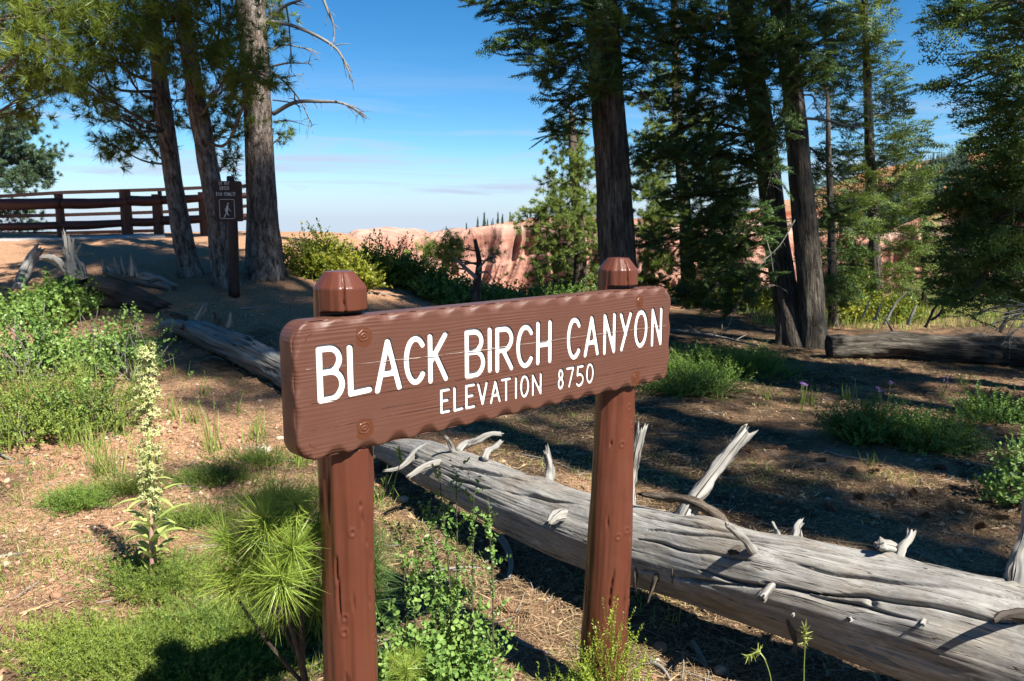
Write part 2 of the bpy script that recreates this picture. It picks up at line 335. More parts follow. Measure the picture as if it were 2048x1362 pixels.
c2=cliff('canyon_ridge',[1560,1700,1800,1850,1880,1900,1930,1960,1990,2100,2400],[540,500,455,430,410,390,362,350,345,300,260],480,150,21,.6,slope=-1.0)
c3=cliff('forested_slope',[1300,1500,1650,1750,1800,1850,1900,1950,2000,2080,2300],[460,445,410,372,352,335,320,308,300,292,270],1150,330,33,1.3,soft=True)
# ------------------------------------------------------------------ templates and scatter
def frames(d,up=(0,0,1),roll=None):
    d=norm(d); up=np.broadcast_to(np.asarray(up,float),d.shape)
    x=np.cross(up,d); bad=np.linalg.norm(x,axis=1)<.05; x[bad]=np.array([1,0,0]); x=norm(x-d*np.sum(x*d,1,keepdims=True)); y=np.cross(d,x)
    if roll is not None: c,s=np.cos(roll)[:,None],np.sin(roll)[:,None]; x,y=x*c+y*s,-x*s+y*c
    return np.stack([x,y,d],1)
def inst(mb,tmp,pos,fr,sc,tint):
    V,T,tt=tmp; N=len(pos)
    if N==0: return
    W_=np.einsum('kj,njc->nkc',V,fr)*np.asarray(sc)[:,None,None]+pos[:,None]
    TT=T[None]+(np.arange(N)*len(V))[:,None,None]
    ti=np.clip(np.asarray(tint)[:,None]+tt[None],0,1)
    mb.add(W_.reshape(-1,3),TT.reshape(-1,3),None,ti.ravel())
def blades(B,D,L,w,bend=0,tt=None,segs=1,side=None):
    # B base points, D dirs, thin triangles (or bent strips)
    B=np.asarray(B,float);D=norm(D);N=len(B);L=np.broadcast_to(L,(N,));w=np.broadcast_to(w,(N,))
    s=norm(np.cross(D,rng.normal(size=(N,3)))) if side is None else norm(side)
    if segs==1:
        V=np.stack([B-s*w[:,None]/2,B+s*w[:,None]/2,B+D*L[:,None]],1); T=np.arange(N*3).reshape(N,3)
        return V.reshape(-1,3),T,np.zeros(N*3) if tt is None else np.repeat(tt,3)
    rows=[]
    for k in range(segs+1):
        t=k/segs; c=B+D*(L*t)[:,None]+np.array([0,0,-1.])*(bend*L*t*t)[:,None]
        ww=(w*(1-t**1.5)*.5)[:,None]
        rows.append(np.stack([c-s*ww,c+s*ww],1) )
    V=np.stack(rows,1).reshape(N,-1,3); T=[]
    for k in range(segs):
        a=2*k; T+= [[a,a+1,a+3],[a,a+3,a+2]]
    T=np.array(T)[None]+(np.arange(N)*V.shape[1])[:,None,None]
    return V.reshape(-1,3),T.reshape(-1,3),np.zeros(V.shape[0]*V.shape[1]) if tt is None else np.repeat(tt,V.shape[1])
def cat(*ts):
    V=[];T=[];A=[];n=0
    for v,t,a in ts: V.append(v);T.append(t+n);A.append(a);n+=len(v)
    return np.vstack(V),np.vstack(T),np.concatenate(A)
def t_pine(n=44,L=.15,w=.0045,seed=1,segs=1,spread=1.75):
    th=rng.uniform(0,2*PI,n); ph=rng.uniform(.15,spread,n)*rng.uniform(.6,1,n); z=rng.uniform(-.05,.02,n)*L/.15
    D=np.stack([np.sin(ph)*np.cos(th),np.sin(ph)*np.sin(th),np.cos(ph)],-1); B=np.stack([0*z,0*z,z],-1)
    return blades(B,D,L*rng.uniform(.75,1.1,n),w,.12,rng.uniform(-.2,.2,n),segs)
def t_fir(L=.25,step=.024,bl=.036,w=.014,pairs=5):
    B=[];D=[]
    def twig(a,d,l):
        k=max(2,int(l/step))
        for i in range(k):
            p=a+d*l*i/k
            for s in (1,-1):
                for up in ((.0,.55) if i%2 else (.3,)):
                    n=np.array([-d[2],0,d[0]])*s; B.append(p); D.append(norm(d*.7+n*1.0+np.array([0,up,0])))
        B.append(a+d*l); D.append(d)
    z=np.array([0,0,1.]); twig(np.zeros(3),z,L)
    for i in range(pairs):
        t=(i+.6)/pairs; l=L*.52*(1-t*.75)
        for s in (1,-1): twig(z*L*t*.85,norm(np.array([s*.8,rng.uniform(-.12,.05),.8])),l*rng.uniform(.7,1.1))
    B=np.array(B);D=np.array(D);n=len(B)
    side=np.cross(D,np.tile([0,1.,0],(n,1))+rng.normal(size=(n,3))*.5)
    return blades(B,D,bl*rng.uniform(.8,1.25,n),w,0,rng.uniform(-.2,.2,n),1,side)
def t_leafy(L=.16,n=12,ll=.022,lw=.013,spread=.9,shape='oval'):
    # stem with oval leaves
    V=[];T=[];A=[];k0=0
    for i in range(n):
        t=(i+.5)/n; a=i*2.4+rng.uniform(-.4,.4); ph=rng.uniform(.5,1.3)*spread; d=np.array([np.sin(ph)*np.cos(a),np.sin(ph)*np.sin(a),np.cos(ph)])
        b=np.array([0,0,t*L]); l=ll*rng.uniform(.7,1.2); ww=lw*rng.uniform(.8,1.2); s=norm(np.cross(d,[0,0,1])+rng.normal(size=3)*.35); nn=np.cross(d,s)
        prof=[(0,0.05),(.25,.42),(.55,.5),(.85,.3),(1,0)] if shape=='oval' else [(0,.1),(.2,.5),(.45,.62),(.75,.55),(1,.2)]
        rows=[]
        for (tt,h) in prof: rows+= [b+d*l*tt-s*ww*h+nn*l*.08*h*2, b+d*l*tt+s*ww*h+nn*l*.08*h*2]
        V+=rows; m_=len(prof)
        for j in range(m_-1): T+=[[k0+2*j,k0+2*j+1,k0+2*j+3],[k0+2*j,k0+2*j+3,k0+2*j+2]]
        k0+=2*m_; A+=[rng.uniform(-.25,.25)]*(2*m_)
    sv,st,sa=blades([[0,0,0],[0,0,0]],[[0,0,1],[0,0,1]],L,.003,0,np.array([-.3,-.3]),1,[[1,0,0],[0,1,0]])
    return cat((np.array(V),np.array(T),np.array(A)),(sv,st,sa))
TP=[t_pine(34,.15,.0085,spread=2.0) for _ in range(5)]
TF=[t_fir() for _ in range(4)]
TFn=[t_fir(.26,.035,.036,.012,4) for _ in range(3)]
TN=[t_pine(34,.055,.0055,spread=1.9) for _ in range(4)]
TL={'small':[t_leafy(.12,13,.016,.010) for _ in range(4)],'oval':[t_leafy(.16,12,.034,.020) for _ in range(4)],'round':[t_leafy(.15,9,.024,.024,1,'round') for _ in range(4)],
    'scale':[cat(t_leafy(.08,2,.012,.006),blades(np.stack([np.zeros(26),np.zeros(26),rng.uniform(0,.09,26)],-1),norm(rng.normal(size=(26,3))*[.7,.7,.4]+[0,0,.7]),rng.uniform(.012,.022,26),.0035,0,rng.uniform(-.25,.25,26))) for _ in range(4)],
    'tiny':[t_leafy(.14,22,.011,.007,1.1) for _ in range(4)]}
def scat(mb,tmps,pos,dirs,sc,tint,flat=False):
    pos=np.asarray(pos);N=len(pos)
    if N==0: return
    which=rng.integers(0,len(tmps),N); roll=(rng.normal(size=N)*.6 if flat else rng.uniform(0,2*PI,N)); fr=frames(np.asarray(dirs),(0,0,1),roll)
    sc=np.broadcast_to(sc,(N,))*rng.uniform(.8,1.2,N); tint=np.broadcast_to(tint,(N,))+rng.normal(size=N)*.13
    for k in range(len(tmps)):
        q=which==k; inst(mb,tmps[k],pos[q],fr[q],sc[q],tint[q])
# ------------------------------------------------------------------ trees
def tree(name,label,cat_,trunk,blobs,kind,barkm,leafm,tint=.5,group=None,base=None,seg=20,scale=1.0,dens=1.0,dead=(),world=False,deadr=1.0,disp=.02,up=0.0,limb=.03):
    """trunk: [(u,v,Y,radius_px)...] from base to top (pixel + distance gives a real 3-D point); blobs: (u,v,ru,rv,n[,dy])"""
    if world: pts=np.array([t[:3] for t in trunk],float); rs=np.array([t[3] for t in trunk],float)
    else: pts=np.array([P(t[0],t[1],t[2]) for t in trunk]); rs=np.array([t[3]*t[2]/F for t in trunk])
    gz=float(H(pts[0,0],pts[0,1])); pts[0,2]=min(pts[0,2],gz)-.08
    root=empty(name,(pts[0,0],pts[0,1],gz)); tag(root,label,cat_,group)
    mt=MB(); c=curve(pts,max(30,int((pts[-1,2]-pts[0,2])*7))); sl_=np.concatenate([[0],np.cumsum(np.linalg.norm(np.diff(pts,axis=0),axis=1))]); sc_=np.concatenate([[0],np.cumsum(np.linalg.norm(np.diff(c,axis=0),axis=1))])
    rr=np.interp(sc_/sc_[-1],sl_/sl_[-1],rs)
    flare=1+.32*np.exp(-sc_/(rs[0]*1.6)); rr=rr*flare
    sd=int(rng.integers(999))
    def dz(th,s,r):
        th=th+0*s; s=s+0*th; fl=np.exp(-s/(rs[0]*2.2)); q=np.stack([np.cos(th)*2.2,np.sin(th)*2.2,s*1.2],-1)
        return r*(.28*fl*np.sin(th*5+sd)*.6+.06*fbm(q,3,sd))+disp*np.abs(fbm(q*np.array([3.2,3.2,1.3]),2,sd+2))
    tube(mt,c,list(rr),seg,disp=dz)
    mf=MB(); PP=[];DD=[];
    for b in blobs:
        u,v,ru,rv,n=b[:5]; dy=b[5] if len(b)>5 else rng.uniform(-.7,.7)
        if world: ce=np.array([u,v,dy]); ex=np.array([ru,ru,rv])
        else:
            Yc=trunk[0][2]+dy; ce=P(u,v,Yc); ex=np.array([ru,0,rv])*Yc/F; ex[1]=ex[0]*.9
        n=max(3,int(n*dens))
        hd=np.linalg.norm(ce[:2]-np.array([np.interp(ce[2],c[:,2],c[:,0]),np.interp(ce[2],c[:,2],c[:,1])]))
        az=np.clip(ce[2]+hd*({'pine':-.3,'fir':.18}.get(kind,-.1)),pts[0,2]+.3,c[-1,2])
        k=int(np.argmin(np.abs(c[:,2]-az))); a=c[k]
        mid=(a+ce)/2+np.array([0,0,(.10 if kind=='fir' else -.12)*hd])+rng.normal(size=3)*.06*hd
        lc=curve([a,mid,ce,ce+norm(ce-a)*ex.mean()*.6],14); lr=min(limb*(.4+.25*hd),rr[k]*.7)
        tube(mt,lc,[lr,lr*.6,lr*.25],7)
        q=norm(rng.normal(size=(n,3)))*rng.uniform(.25,1,(n,1))**.45*ex+ce
        ti=rng.integers(len(lc)//3,len(lc),n)
        for i in range(n):
            s_=lc[ti[i]]; m_=(s_+q[i])/2+rng.normal(size=3)*.04; 
            if i%2==0: tube(mt,curve([s_,m_,q[i]],5),[lr*.22+.003,.004],4,cap=False)
            d=norm(q[i]-s_)
            PP.append(q[i]);DD.append(d)
            if kind=='pine':
                for _ in range(2): PP.append(q[i]+rng.normal(size=3)*.13*scale); DD.append(norm(d+rng.normal(size=3)*.6))
            else:
                for _ in range(2): PP.append(q[i]-d*rng.uniform(.05,.3)+rng.normal(size=3)*.1*scale); DD.append(norm(d+rng.normal(size=3)*.55))
    if PP:
        PP=np.array(PP);DD=np.array(DD)
        if kind=='fir': DD=norm(DD*np.array([1,1,.45])+[0,0,up]); scat(mf,TF if scale>=.9 else TFn,PP,DD,scale if scale>=.9 else scale*1.3,tint,True)
        elif kind=='firn': DD=norm(DD*np.array([1,1,.5])+[0,0,up]); scat(mf,TFn,PP,DD,scale,tint,True)
        elif kind=='pine': scat(mf,TP,PP,norm(DD+[0,0,.25]),scale,tint)
        else: scat(mf,TN,PP,norm(DD+[0,0,.2]),scale,tint); scat(mf,TN,PP-DD*.05,norm(DD+rng.normal(size=DD.shape)*.4),scale,tint)
    mt.build('trunk',M[barkm],root)
    if PP is not None and len(PP): mf.build('crown',M[leafm],root,smooth=False)
    for dpt in dead:
        Yd=dpt[0]; r0=dpt[1]*deadr; line=np.array([P(a,b,Yd+(i*dpt[2])) for i,(a,b) in enumerate(dpt[3])])
        md=MB(); cc=curve(line,6*len(line)); tube(md,cc,[r0,r0*.7,r0*.25],7)
        for _ in range(int(len(cc)*.35)):
            i=int(rng.integers(len(cc)//4,len(cc)-1)); dd=norm(cc[i+1]-cc[i]); d2=norm(dd+rng.normal(size=3)*.8); l=rng.uniform(.05,.28)
            tube(md,curve([cc[i],cc[i]+d2*l*.5,cc[i]+d2*l+[0,0,-.04]],5),[r0*.35,r0*.1],4)
        md.build('dead_branch',M['dead'],root)
    return root
exec_order=[]
# left ponderosa with the arching dead branches
tree('ponderosa_pine','tall thick grey-barked pine right of the do-not-enter sign, arching bare branches on its right side','pine tree',
 [(531,548,12,32),(527,470,12,27),(519,300,12,26),(512,150,12,25),(500,0,12,25),(488,-250,12,22),(480,-700,12,14),(476,-1100,12,5)],
 [(440,-150,80,50,40),(430,-260,90,50,40),(420,-380,90,60,50),(440,-540,80,60,50),(470,-640,70,60,50),(480,-800,60,60,50),(478,-960,40,70,40),(568,265,14,12,5,.9),(545,10,24,18,8,.8)],'pine','bark_pond','pine_leaf',.5,seg=44,disp=.025,
 dead=[(12,.030,-.1,[(530,48),(565,15),(600,0),(640,-18)]),(12,.030,-.12,[(530,42),(580,50),(630,70),(672,97),(692,130),(705,162)]),(12,.016,.1,[(545,100),(570,90),(610,97),(642,108)]),(12,.018,-.1,[(546,132),(580,126),(628,128)]),(12,.013,.1,[(548,155),(580,153),(608,148)]),
 (12,.034,-.1,[(546,228),(590,205),(640,203),(690,208),(732,237)]),(11.6,.013,0,[(680,206),(705,215),(728,232)]),(12,.017,.05,[(542,142),(570,165),(600,200),(615,230),(625,252)]),(12,.012,.1,[(548,243),(580,242),(625,254)]),(12,.012,-.1,[(546,200),(580,205),(607,215)]),(11.7,.024,0,[(640,-20),(655,20),(667,50),(668,88)]),(11.9,.014,0,[(572,10),(578,50),(582,110),(583,145)])])
tree('ponderosa_pine','left of two slim dark leaning pines growing in front of the log rail fence','pine tree',
 [(381,520,11.6,20),(365,470,11.7,18),(345,350,11.9,16),(325,200,12,15),(313,100,12,13),(300,-50,12,11),(285,-350,12,7),(280,-600,12,3)],
 [(240,110,80,55,34,-.8),(330,60,75,55,34,.3),(265,240,60,38,26,.4),(232,292,38,24,14,.2),(345,200,60,45,26,.8),(300,285,50,26,14,.9),(180,185,55,40,22,-.9),(205,60,80,60,34,-1.2),(120,130,60,50,22,-1.6),(150,20,70,50,26,-1.5),(250,10,80,50,30,-.8),(300,-120,90,70,40),(250,-260,90,70,40),(300,-400,70,70,30),(283,-540,40,50,20)],'pine','bark_pond','pine_leaf',dens=1.25,tint=.5,group='slim leaning pines')
tree('ponderosa_pine','right of two slim dark leaning pines, directly behind the do-not-enter sign','pine tree',
 [(452,534,11.2,22),(435,440,11.3,19),(412,300,11.4,18),(390,180,11.5,16),(368,40,11.5,14),(355,-80,11.5,11),(340,-330,11.5,7),(335,-560,11.5,3)],
 [(430,60,80,60,34,-.6),(470,125,55,36,22,-.9),(440,200,55,36,22,.4),(445,265,45,24,12,.6),(505,160,52,22,20,-1.2),(465,320,26,18,8,.6),(520,60,50,40,14,.9),(380,120,60,50,22,-.9),(330,-10,80,50,24,-.9),(440,-20,90,50,26,-.8),(350,-170,90,70,40),(380,-320,80,70,36),(335,-480,50,60,26)],'pine','bark_pond','pine_leaf',dens=1.25,tint=.5,group='slim leaning pines',
 dead=[(11.2,.012,0,[(410,300),(440,275),(470,285),(480,305)])])
tree('ponderosa_pine','sunlit yellow-green pine boughs reaching in from the top left corner','pine tree',
 [(-260,640,8.6,30),(-250,300,8.6,26),(-230,0,8.6,22),(-220,-400,8.6,16),(-215,-900,8.6,6)],
 [(10,40,60,50,28),(70,90,60,45,28,-.2),(20,150,55,45,24,.2),(90,25,60,45,24,.3),(20,225,34,28,9,.5),(80,165,45,30,15,.2),(-60,-40,90,60,30),(-150,120,90,60,30),(-120,-260,120,80,40),(-300,-200,120,80,40),(-220,-500,110,90,40),(-215,-750,70,90,30)],'pine','bark_pond','pine_leaf',dens=1.25,tint=.75,scale=.85)
tree('juniper_tree','blue-green juniper rising behind the fence at the left edge','juniper',
 [(-70,600,23,16),(-60,450,23,14),(-50,300,23,9),(-45,210,23,3)],
 [(30,250,50,30,70),(10,300,50,30,70),(60,330,45,24,60),(20,355,55,24,60),(95,310,28,12,24),(85,350,24,10,16),(20,420,50,18,40),(55,452,36,12,26),(-60,240,60,40,50),(-60,350,70,60,80)],'n','bark_fir','juniper_leaf',.4,scale=2.3,seg=12)
# centre fir
tree('douglas_fir','large dark straight conifer trunk rising directly behind the right signpost','fir tree',
 [(1246,697,11,36),(1240,600,11,34),(1234,500,11,33),(1222,300,11,31),(1213,150,11,29),(1205,0,11,26),(1195,-250,11,25),(1185,-700,11,14),(1180,-1100,11,4)],
 [(1150,50,95,45,46),(1060,35,60,26,24,.2),(985,12,40,16,12,0),(1040,88,50,24,24,-.2),(1110,135,60,30,34,-.4),(1230,55,70,50,36,-1.0),(1275,120,50,45,30,-.6),(1140,200,55,30,30,-.3),(1190,160,40,40,22,-1.1),(1120,258,34,14,12,0),(1290,30,60,50,34),(1150,100,70,40,34,.5),(1090,0,80,30,26),(1320,80,40,30,16,.3),(1290,190,34,22,10,0),
  (1150,-120,140,50,40),(1260,-200,140,60,50),(1120,-330,120,60,50),(1240,-450,100,60,50),(1180,-600,100,80,50),(1180,-800,70,80,40),(1180,-1000,40,60,30)],'fir','bark_fir','fir_leaf',.35,dens=.78,seg=44,disp=.02,
 dead=[(10.6,.010,0,[(1180,105),(1190,90),(1197,70)]),(10.8,.012,0,[(1262,165),(1290,190),(1305,215),(1310,240)])])
tree('pinyon_pine','light green bushy pine standing left behind the dark central trunk','pine tree',
 [(1155,604,16.4,14),(1160,500,16.4,12),(1150,380,16.4,9),(1145,280,16.4,6),(1142,215,16.4,2)],
 [(1150,250,32,20,26),(1135,290,45,22,40),(1160,330,50,26,50),(1125,362,50,20,44),(1150,400,60,24,56),(1100,412,42,15,30),(1140,440,60,22,50),(1078,452,38,15,26),(1150,485,70,24,64),(1090,492,50,18,34),(1130,525,66,20,50),(1180,550,66,22,50),(1085,545,44,14,26),(1062,420,26,10,12),(1200,440,60,40,50)],'n','bark_thin','pinyon_leaf',.5,dens=.6,scale=1.9,seg=12,dead=[(16,.02,0,[(1180,485),(1150,488),(1120,492)]),(16,.015,0,[(1170,500),(1135,515),(1110,530)])])
tree('grey_trunk_pine','slim pale grey trunk with light green boughs between the central trunk and the twin trunks','pine tree',
 [(1377,606,17.2,14),(1374,520,17.2,13),(1368,400,17.2,11),(1356,250,17.2,9),(1352,130,17.2,8),(1349,0,17.2,6),(1347,-250,17.2,3)],
 [(1310,330,46,26,44),(1300,380,44,26,44),(1330,430,50,26,50),(1300,470,44,20,40),(1310,520,50,20,44),(1420,360,46,28,40),(1430,430,40,26,40),(1410,490,44,20,36),(1320,270,40,22,30),(1310,200,34,20,18),(1330,150,26,20,12),(1400,250,40,26,26),(1300,560,44,18,30),(1440,540,34,24,30),(1350,-50,50,40,30)],'n','bark_fir','pinyon_leaf',.4,scale=2.0,seg=14,dead=[(16.9,.02,0,[(1368,440),(1330,455),(1300,480)]),(16.9,.016,0,[(1366,395),(1335,390),(1310,400)])])
# twin trunks on the right
tree('douglas_fir','curving left trunk of the pair of dark conifers right of the signboard','fir tree',
 [(1590,694,11.4,29),(1580,640,11.5,26),(1562,540,11.6,23),(1545,420,11.7,22),(1525,250,11.7,20),(1495,100,11.7,19),(1480,0,11.7,22),(1460,-300,11.7,16),(1450,-800,11.7,5)],
 [(1350,60,70,50,36),(1440,40,70,50,40,-.6),(1390,140,70,46,40),(1470,190,60,50,40,-.8),(1375,230,56,34,30,.3),(1420,300,60,36,36,-.5),(1500,330,50,46,34,-.6),(1445,395,56,36,34,-.4),(1500,450,45,36,28,-.5),(1400,360,46,28,20,.4),(1470,500,50,28,20,-.3),(1400,520,44,24,20,.5),(1340,400,44,22,14,-.4),(1330,480,40,20,12,-.2),(1370,590,40,14,12,.3),(1290,310,36,20,12,-.3),(1455,610,34,12,8,-.5),(1440,575,44,22,16,-.4),(1500,560,40,26,16,-.6),(1400,470,50,22,18,-.3),(1330,300,40,24,14,-.5),(1500,110,60,50,40,-.8),(1420,440,40,24,14),(1540,260,40,50,26,-1),(1385,320,45,22,16,-.9),
  (1400,-100,120,60,50),(1500,-200,120,70,50),(1430,-380,100,80,50),(1460,-600,80,90,50)],'fir','bark_fir','fir_leaf',.35,dens=1.05,seg=36,
 dead=[(10.9,.010,0,[(1590,235),(1560,300),(1545,340),(1530,400)]),(10.8,.009,0,[(1520,440),(1540,505),(1545,560),(1520,580),(1500,620)]),(10.8,.009,0,[(1530,265),(1550,290),(1545,330)]),(10.8,.008,0,[(1560,270),(1548,310),(1548,345),(1562,368)]),(10.8,.010,0,[(1590,440),(1560,490),(1530,520),(1495,560)]),(10.6,.008,0,[(1500,560),(1480,600),(1462,640),(1450,668)]),(10.8,.007,0,[(1440,250),(1450,290),(1475,330),(1485,345)])])
tree('douglas_fir','straighter right trunk of the pair of dark conifers right of the signboard','fir tree',
 [(1628,704,11.3,28),(1624,640,11.3,25),(1617,540,11.3,23),(1607,420,11.3,22),(1597,300,11.3,20),(1585,180,11.3,18),(1568,60,11.3,19),(1560,0,11.3,18),(1545,-300,11.3,12),(1540,-700,11.3,4)],
 [(1560,40,60,50,36),(1620,90,60,50,40,-.3),(1650,140,42,34,24),(1600,150,50,30,26,-.7),(1540,90,60,50,34,-.7),(1600,20,60,40,30),(1660,60,30,30,12),(1665,430,40,20,14,.8),(1650,330,34,18,12,.6),
  (1600,-80,120,60,50),(1520,-200,100,70,50),(1590,-330,100,70,50),(1540,-520,70,90,50)],'fir','bark_fir','fir_leaf',.35,dens=.78,seg=36,
 dead=[(11.2,.022,0,[(1600,236),(1650,240),(1690,250),(1740,256)]),(11.2,.016,0,[(1598,190),(1625,192),(1632,215),(1642,228)]),(11.1,.01,0,[(1600,180),(1640,185),(1655,195)])])
tree('slim_fir','slim fir with pale trunk and layered boughs, tall against the sky at right','fir tree',
 [(1755,622,15,11),(1750,500,15,10),(1743,380,15,9),(1738,250,15,8),(1733,130,15,6),(1729,0,15,4.5),(1727,-120,15,2)],
 [(1728,-70,26,20,18),(1722,15,40,14,26),(1700,45,30,12,16),(1755,50,24,14,14),(1745,95,30,12,18),(1690,100,30,10,14),(1700,150,34,9,12),(1772,140,26,12,16),(1785,185,30,12,18),(1690,180,34,9,14),(1780,225,34,12,20),(1695,215,34,10,12),(1800,262,36,11,20),(1685,250,36,12,18),(1815,300,42,12,24),(1680,300,44,12,22),(1770,320,40,12,20),(1830,345,30,10,14),(1690,345,50,14,28),(1790,372,50,13,28),(1800,410,52,14,30),(1690,400,50,14,28),(1780,455,52,12,24),(1690,455,54,16,30),(1800,500,44,12,18),(1690,505,50,15,24),(1760,540,54,12,22),(1690,560,44,14,18),(1800,570,30,10,10)],'firn','bark_fir','pinyon_leaf',.25,scale=1.25,seg=12,limb=.015)
tree('dead_snag','thin bare dead conifer pole just right of the twin trunks','dead tree',
 [(1668,640,13.6,9),(1664,500,13.6,8),(1659,350,13.6,5),(1654,175,13.6,2)],
 [(1640,440,30,16,14),(1650,520,44,18,22),(1640,570,40,18,20),(1690,600,40,14,16),(1650,380,26,12,8)],'firn','bark_fir','fir_leaf',.5,scale=1.1,seg=10,limb=.01,
 dead=[(13.4,.012,0,[(1664,445),(1640,430),(1628,415)]),(13.4,.012,0,[(1664,470),(1690,455),(1705,462)]),(13.2,.01,0,[(1664,500),(1655,520),(1662,545)])])
tree('right_edge_fir','dense dark fir filling the right edge of the picture','fir tree',
 [(2130,790,8.2,26),(2125,400,8.2,24),(2120,0,8.2,20),(2115,-500,8.2,12),(2110,-900,8.2,4)],
 [(2010,8,50,20,26),(1900,18,34,14,12,0),(1950,30,44,12,12,0),(2045,60,40,34,26),(1880,50,24,9,6,0),(1965,118,50,11,16,0),(2030,140,30,24,16),(1925,168,34,9,10,0),(2010,190,40,20,20),(2035,240,44,30,30),(1965,235,24,12,8),(2000,300,46,26,30),(1985,360,56,24,36),(2040,350,34,50,30),(1960,410,56,20,36,0),(1910,410,34,12,14,0),(2010,440,60,36,44),(1945,465,50,20,30,0),(1990,510,70,32,50),(1930,525,40,16,18,0),(1960,565,70,24,44),(2030,590,40,34,30),(1905,560,30,12,12),(1930,600,44,12,16),
 (2150,100,80,60,40),(2150,300,90,60,40),(2150,-150,100,60,40),(2100,-350,80,60,40),(2110,-600,60,70,40)],'fir','bark_fir','fir_leaf',.7,scale=.8,seg=20,
 dead=[(7.9,.010,.05,[(2048,610),(1990,615),(1950,628),(1905,634)]),(7.8,.009,.05,[(2060,622),(2010,640),(1970,652)]),(7.7,.009,.03,[(2070,605),(2020,625),(1975,622),(1940,640)]),(7.7,.008,.03,[(2075,650),(2040,655),(2010,678)]),(7.6,.008,.03,[(2070,630),(2035,628),(1995,640),(1960,668)]),(7.7,.007,.03,[(2060,612),(2015,600),(1980,606)]),(7.6,.007,.02,[(2050,645),(2025,668),(2018,695)]),(7.8,.009,.05,[(2060,640),(2020,640),(1985,668)]),(7.7,.008,.0,[(2060,600),(2030,640),(2005,690)]),(7.9,.008,0,[(2048,290),(2000,270),(1960,268)])])
# far small young firs at the rim
for i,(u,v,hh,lb) in enumerate([(1450,612,.16,'small dark young fir beside the yellow bushes left of the twin trunks'),(1705,622,.12,'small young fir at the foot of the slim fir'),(1850,612,.17,'young fir in front of the pink cliff at the rim on the right'),(1215,604,.13,'little fir hidden behind the right signpost')]):
    g_=G(u,v); Y=g_[1]; 
    bl=[]; hp=hh*F/1.3
    for k in range(7):
        t=k/6; bl.append((u+rng.uniform(-5,5),v-12-hp*t,(62 if i==2 else 48)*(1-t*.8),9,int(26*(1-t*.7))))
    tree('young_fir',lb,'fir tree',[(u,v,Y,6),(u,v-hp*.5,Y,4),(u,v-hp*1.05,Y,1)],bl,'firn','bark_thin','pinyon_leaf' if i==2 else 'fir_leaf',.5,scale=1.2,seg=8,limb=.008,group='young firs along the rim')

# ------------------------------------------------------------------ tall pines standing behind and to the right of the camera; their crowns throw the dappled shade
SH=[]
def sh(u,v,r,Y=None,z=None,D=9.5):
    g=G(u,v) if Y is None else P(u,v,Y)
    d0=SX*g[0]+SY*g[1]; s=D+rng.uniform(-.9,.9)-d0; SH.append((g[0]+SX*s,g[1]+SY*s,g[2]+s*math.tan(SUN_EL),r))
for a in ((0,430,1.1,17),(130,430,1.1,17),(270,430,1.1,17.2),(390,425,.9,17.3),(60,430,1.2,17),(200,430,1.2,17),(330,430,1.1,17.3),(-60,420,1.2,17),(430,400,.9,11),(462,400,.6,10.4),(400,280,.7,11.4),(440,470,.9,11.2),(345,330,.7,11.8),(365,450,.9,11.7),(527,490,.8,12),(518,455,.6,12),(300,240,.6,11.6),(260,280,.6,11.6),(480,175,.5,10.4),
  (780,510,.7,13.5),(1230,400,.9,11),(1240,520,.9,11),(1222,300,.6,11),(1170,100,.8,11),(1250,60,.7,11),(1400,160,.6,11.5),(1600,330,.6,11.3),(1600,480,.5,11.3),(1580,100,.8,11.3),(1980,560,.7,8.2),(1960,450,.4,8.2)): sh(a[0],a[1],a[2],a[3])
for a in ((400,640,.9),(520,650,.9),(330,690,.6),(430,670,.8),(480,730,.6),(600,610,.8),(300,560,.8),(180,540,.6),(1300,640,.9),(1400,610,.8),(1500,600,.8),(250,505,.9),(350,535,.9),(450,575,.9),(340,600,.8),(560,600,.9),(230,610,.8),(480,645,.8),(560,690,.8),(420,700,.6),(350,740,.4),(520,770,.55),(620,640,.8),(150,575,.7),(130,500,.5),(430,800,.3),(690,640,.7),
  (790,625,.8),(900,640,.9),(1000,660,.9),(1100,680,.8),(1370,640,1.0),(1460,640,1.0),(1550,650,.9),(1640,690,.5),(1800,700,.4),(1900,735,.5),(2010,740,.7),(1340,800,.4),(1440,800,.35),(1600,800,.3),(1750,805,.3),(1920,800,.4),(2030,800,.5),
  (1300,870,.4),(1370,860,.35),(1450,880,.45),(1540,875,.4),(1620,860,.4),(1700,855,.45),(1800,850,.5),(1900,870,.5),(2000,870,.6),(1410,960,.4),(1480,1000,.35),(1660,1040,.35),(1760,1050,.32),(1600,1045,.3),(1560,985,.32),(1850,1045,.3),(1340,905,.3),(1700,905,.3),(1420,905,.3),(1960,905,.35),(1650,985,.2),(1260,800,.4),(1130,800,.4),(1930,1050,.35),(2030,960,.4),(1620,930,.25),(1000,860,.3),(900,850,.3),(1120,850,.3),(1050,800,.5),(850,830,.35),(740,850,.3),(830,905,.12),(560,1010,.12),(450,960,.15)): sh(*a)
SH=[(a[0],a[1],a[2],a[3]*.84) for a in SH]; SH=np.array(SH); cc_=-SY*SH[:,0]+SX*SH[:,1]
cuts=[-99,5.2,7.2,9.6,99]; lbl=['tall pine behind the viewer whose shade falls on the fence','tall pine behind the viewer shading the middle ground','tall pine to the right of the viewer shading the right slope','outermost tall pine to the right of the viewer']
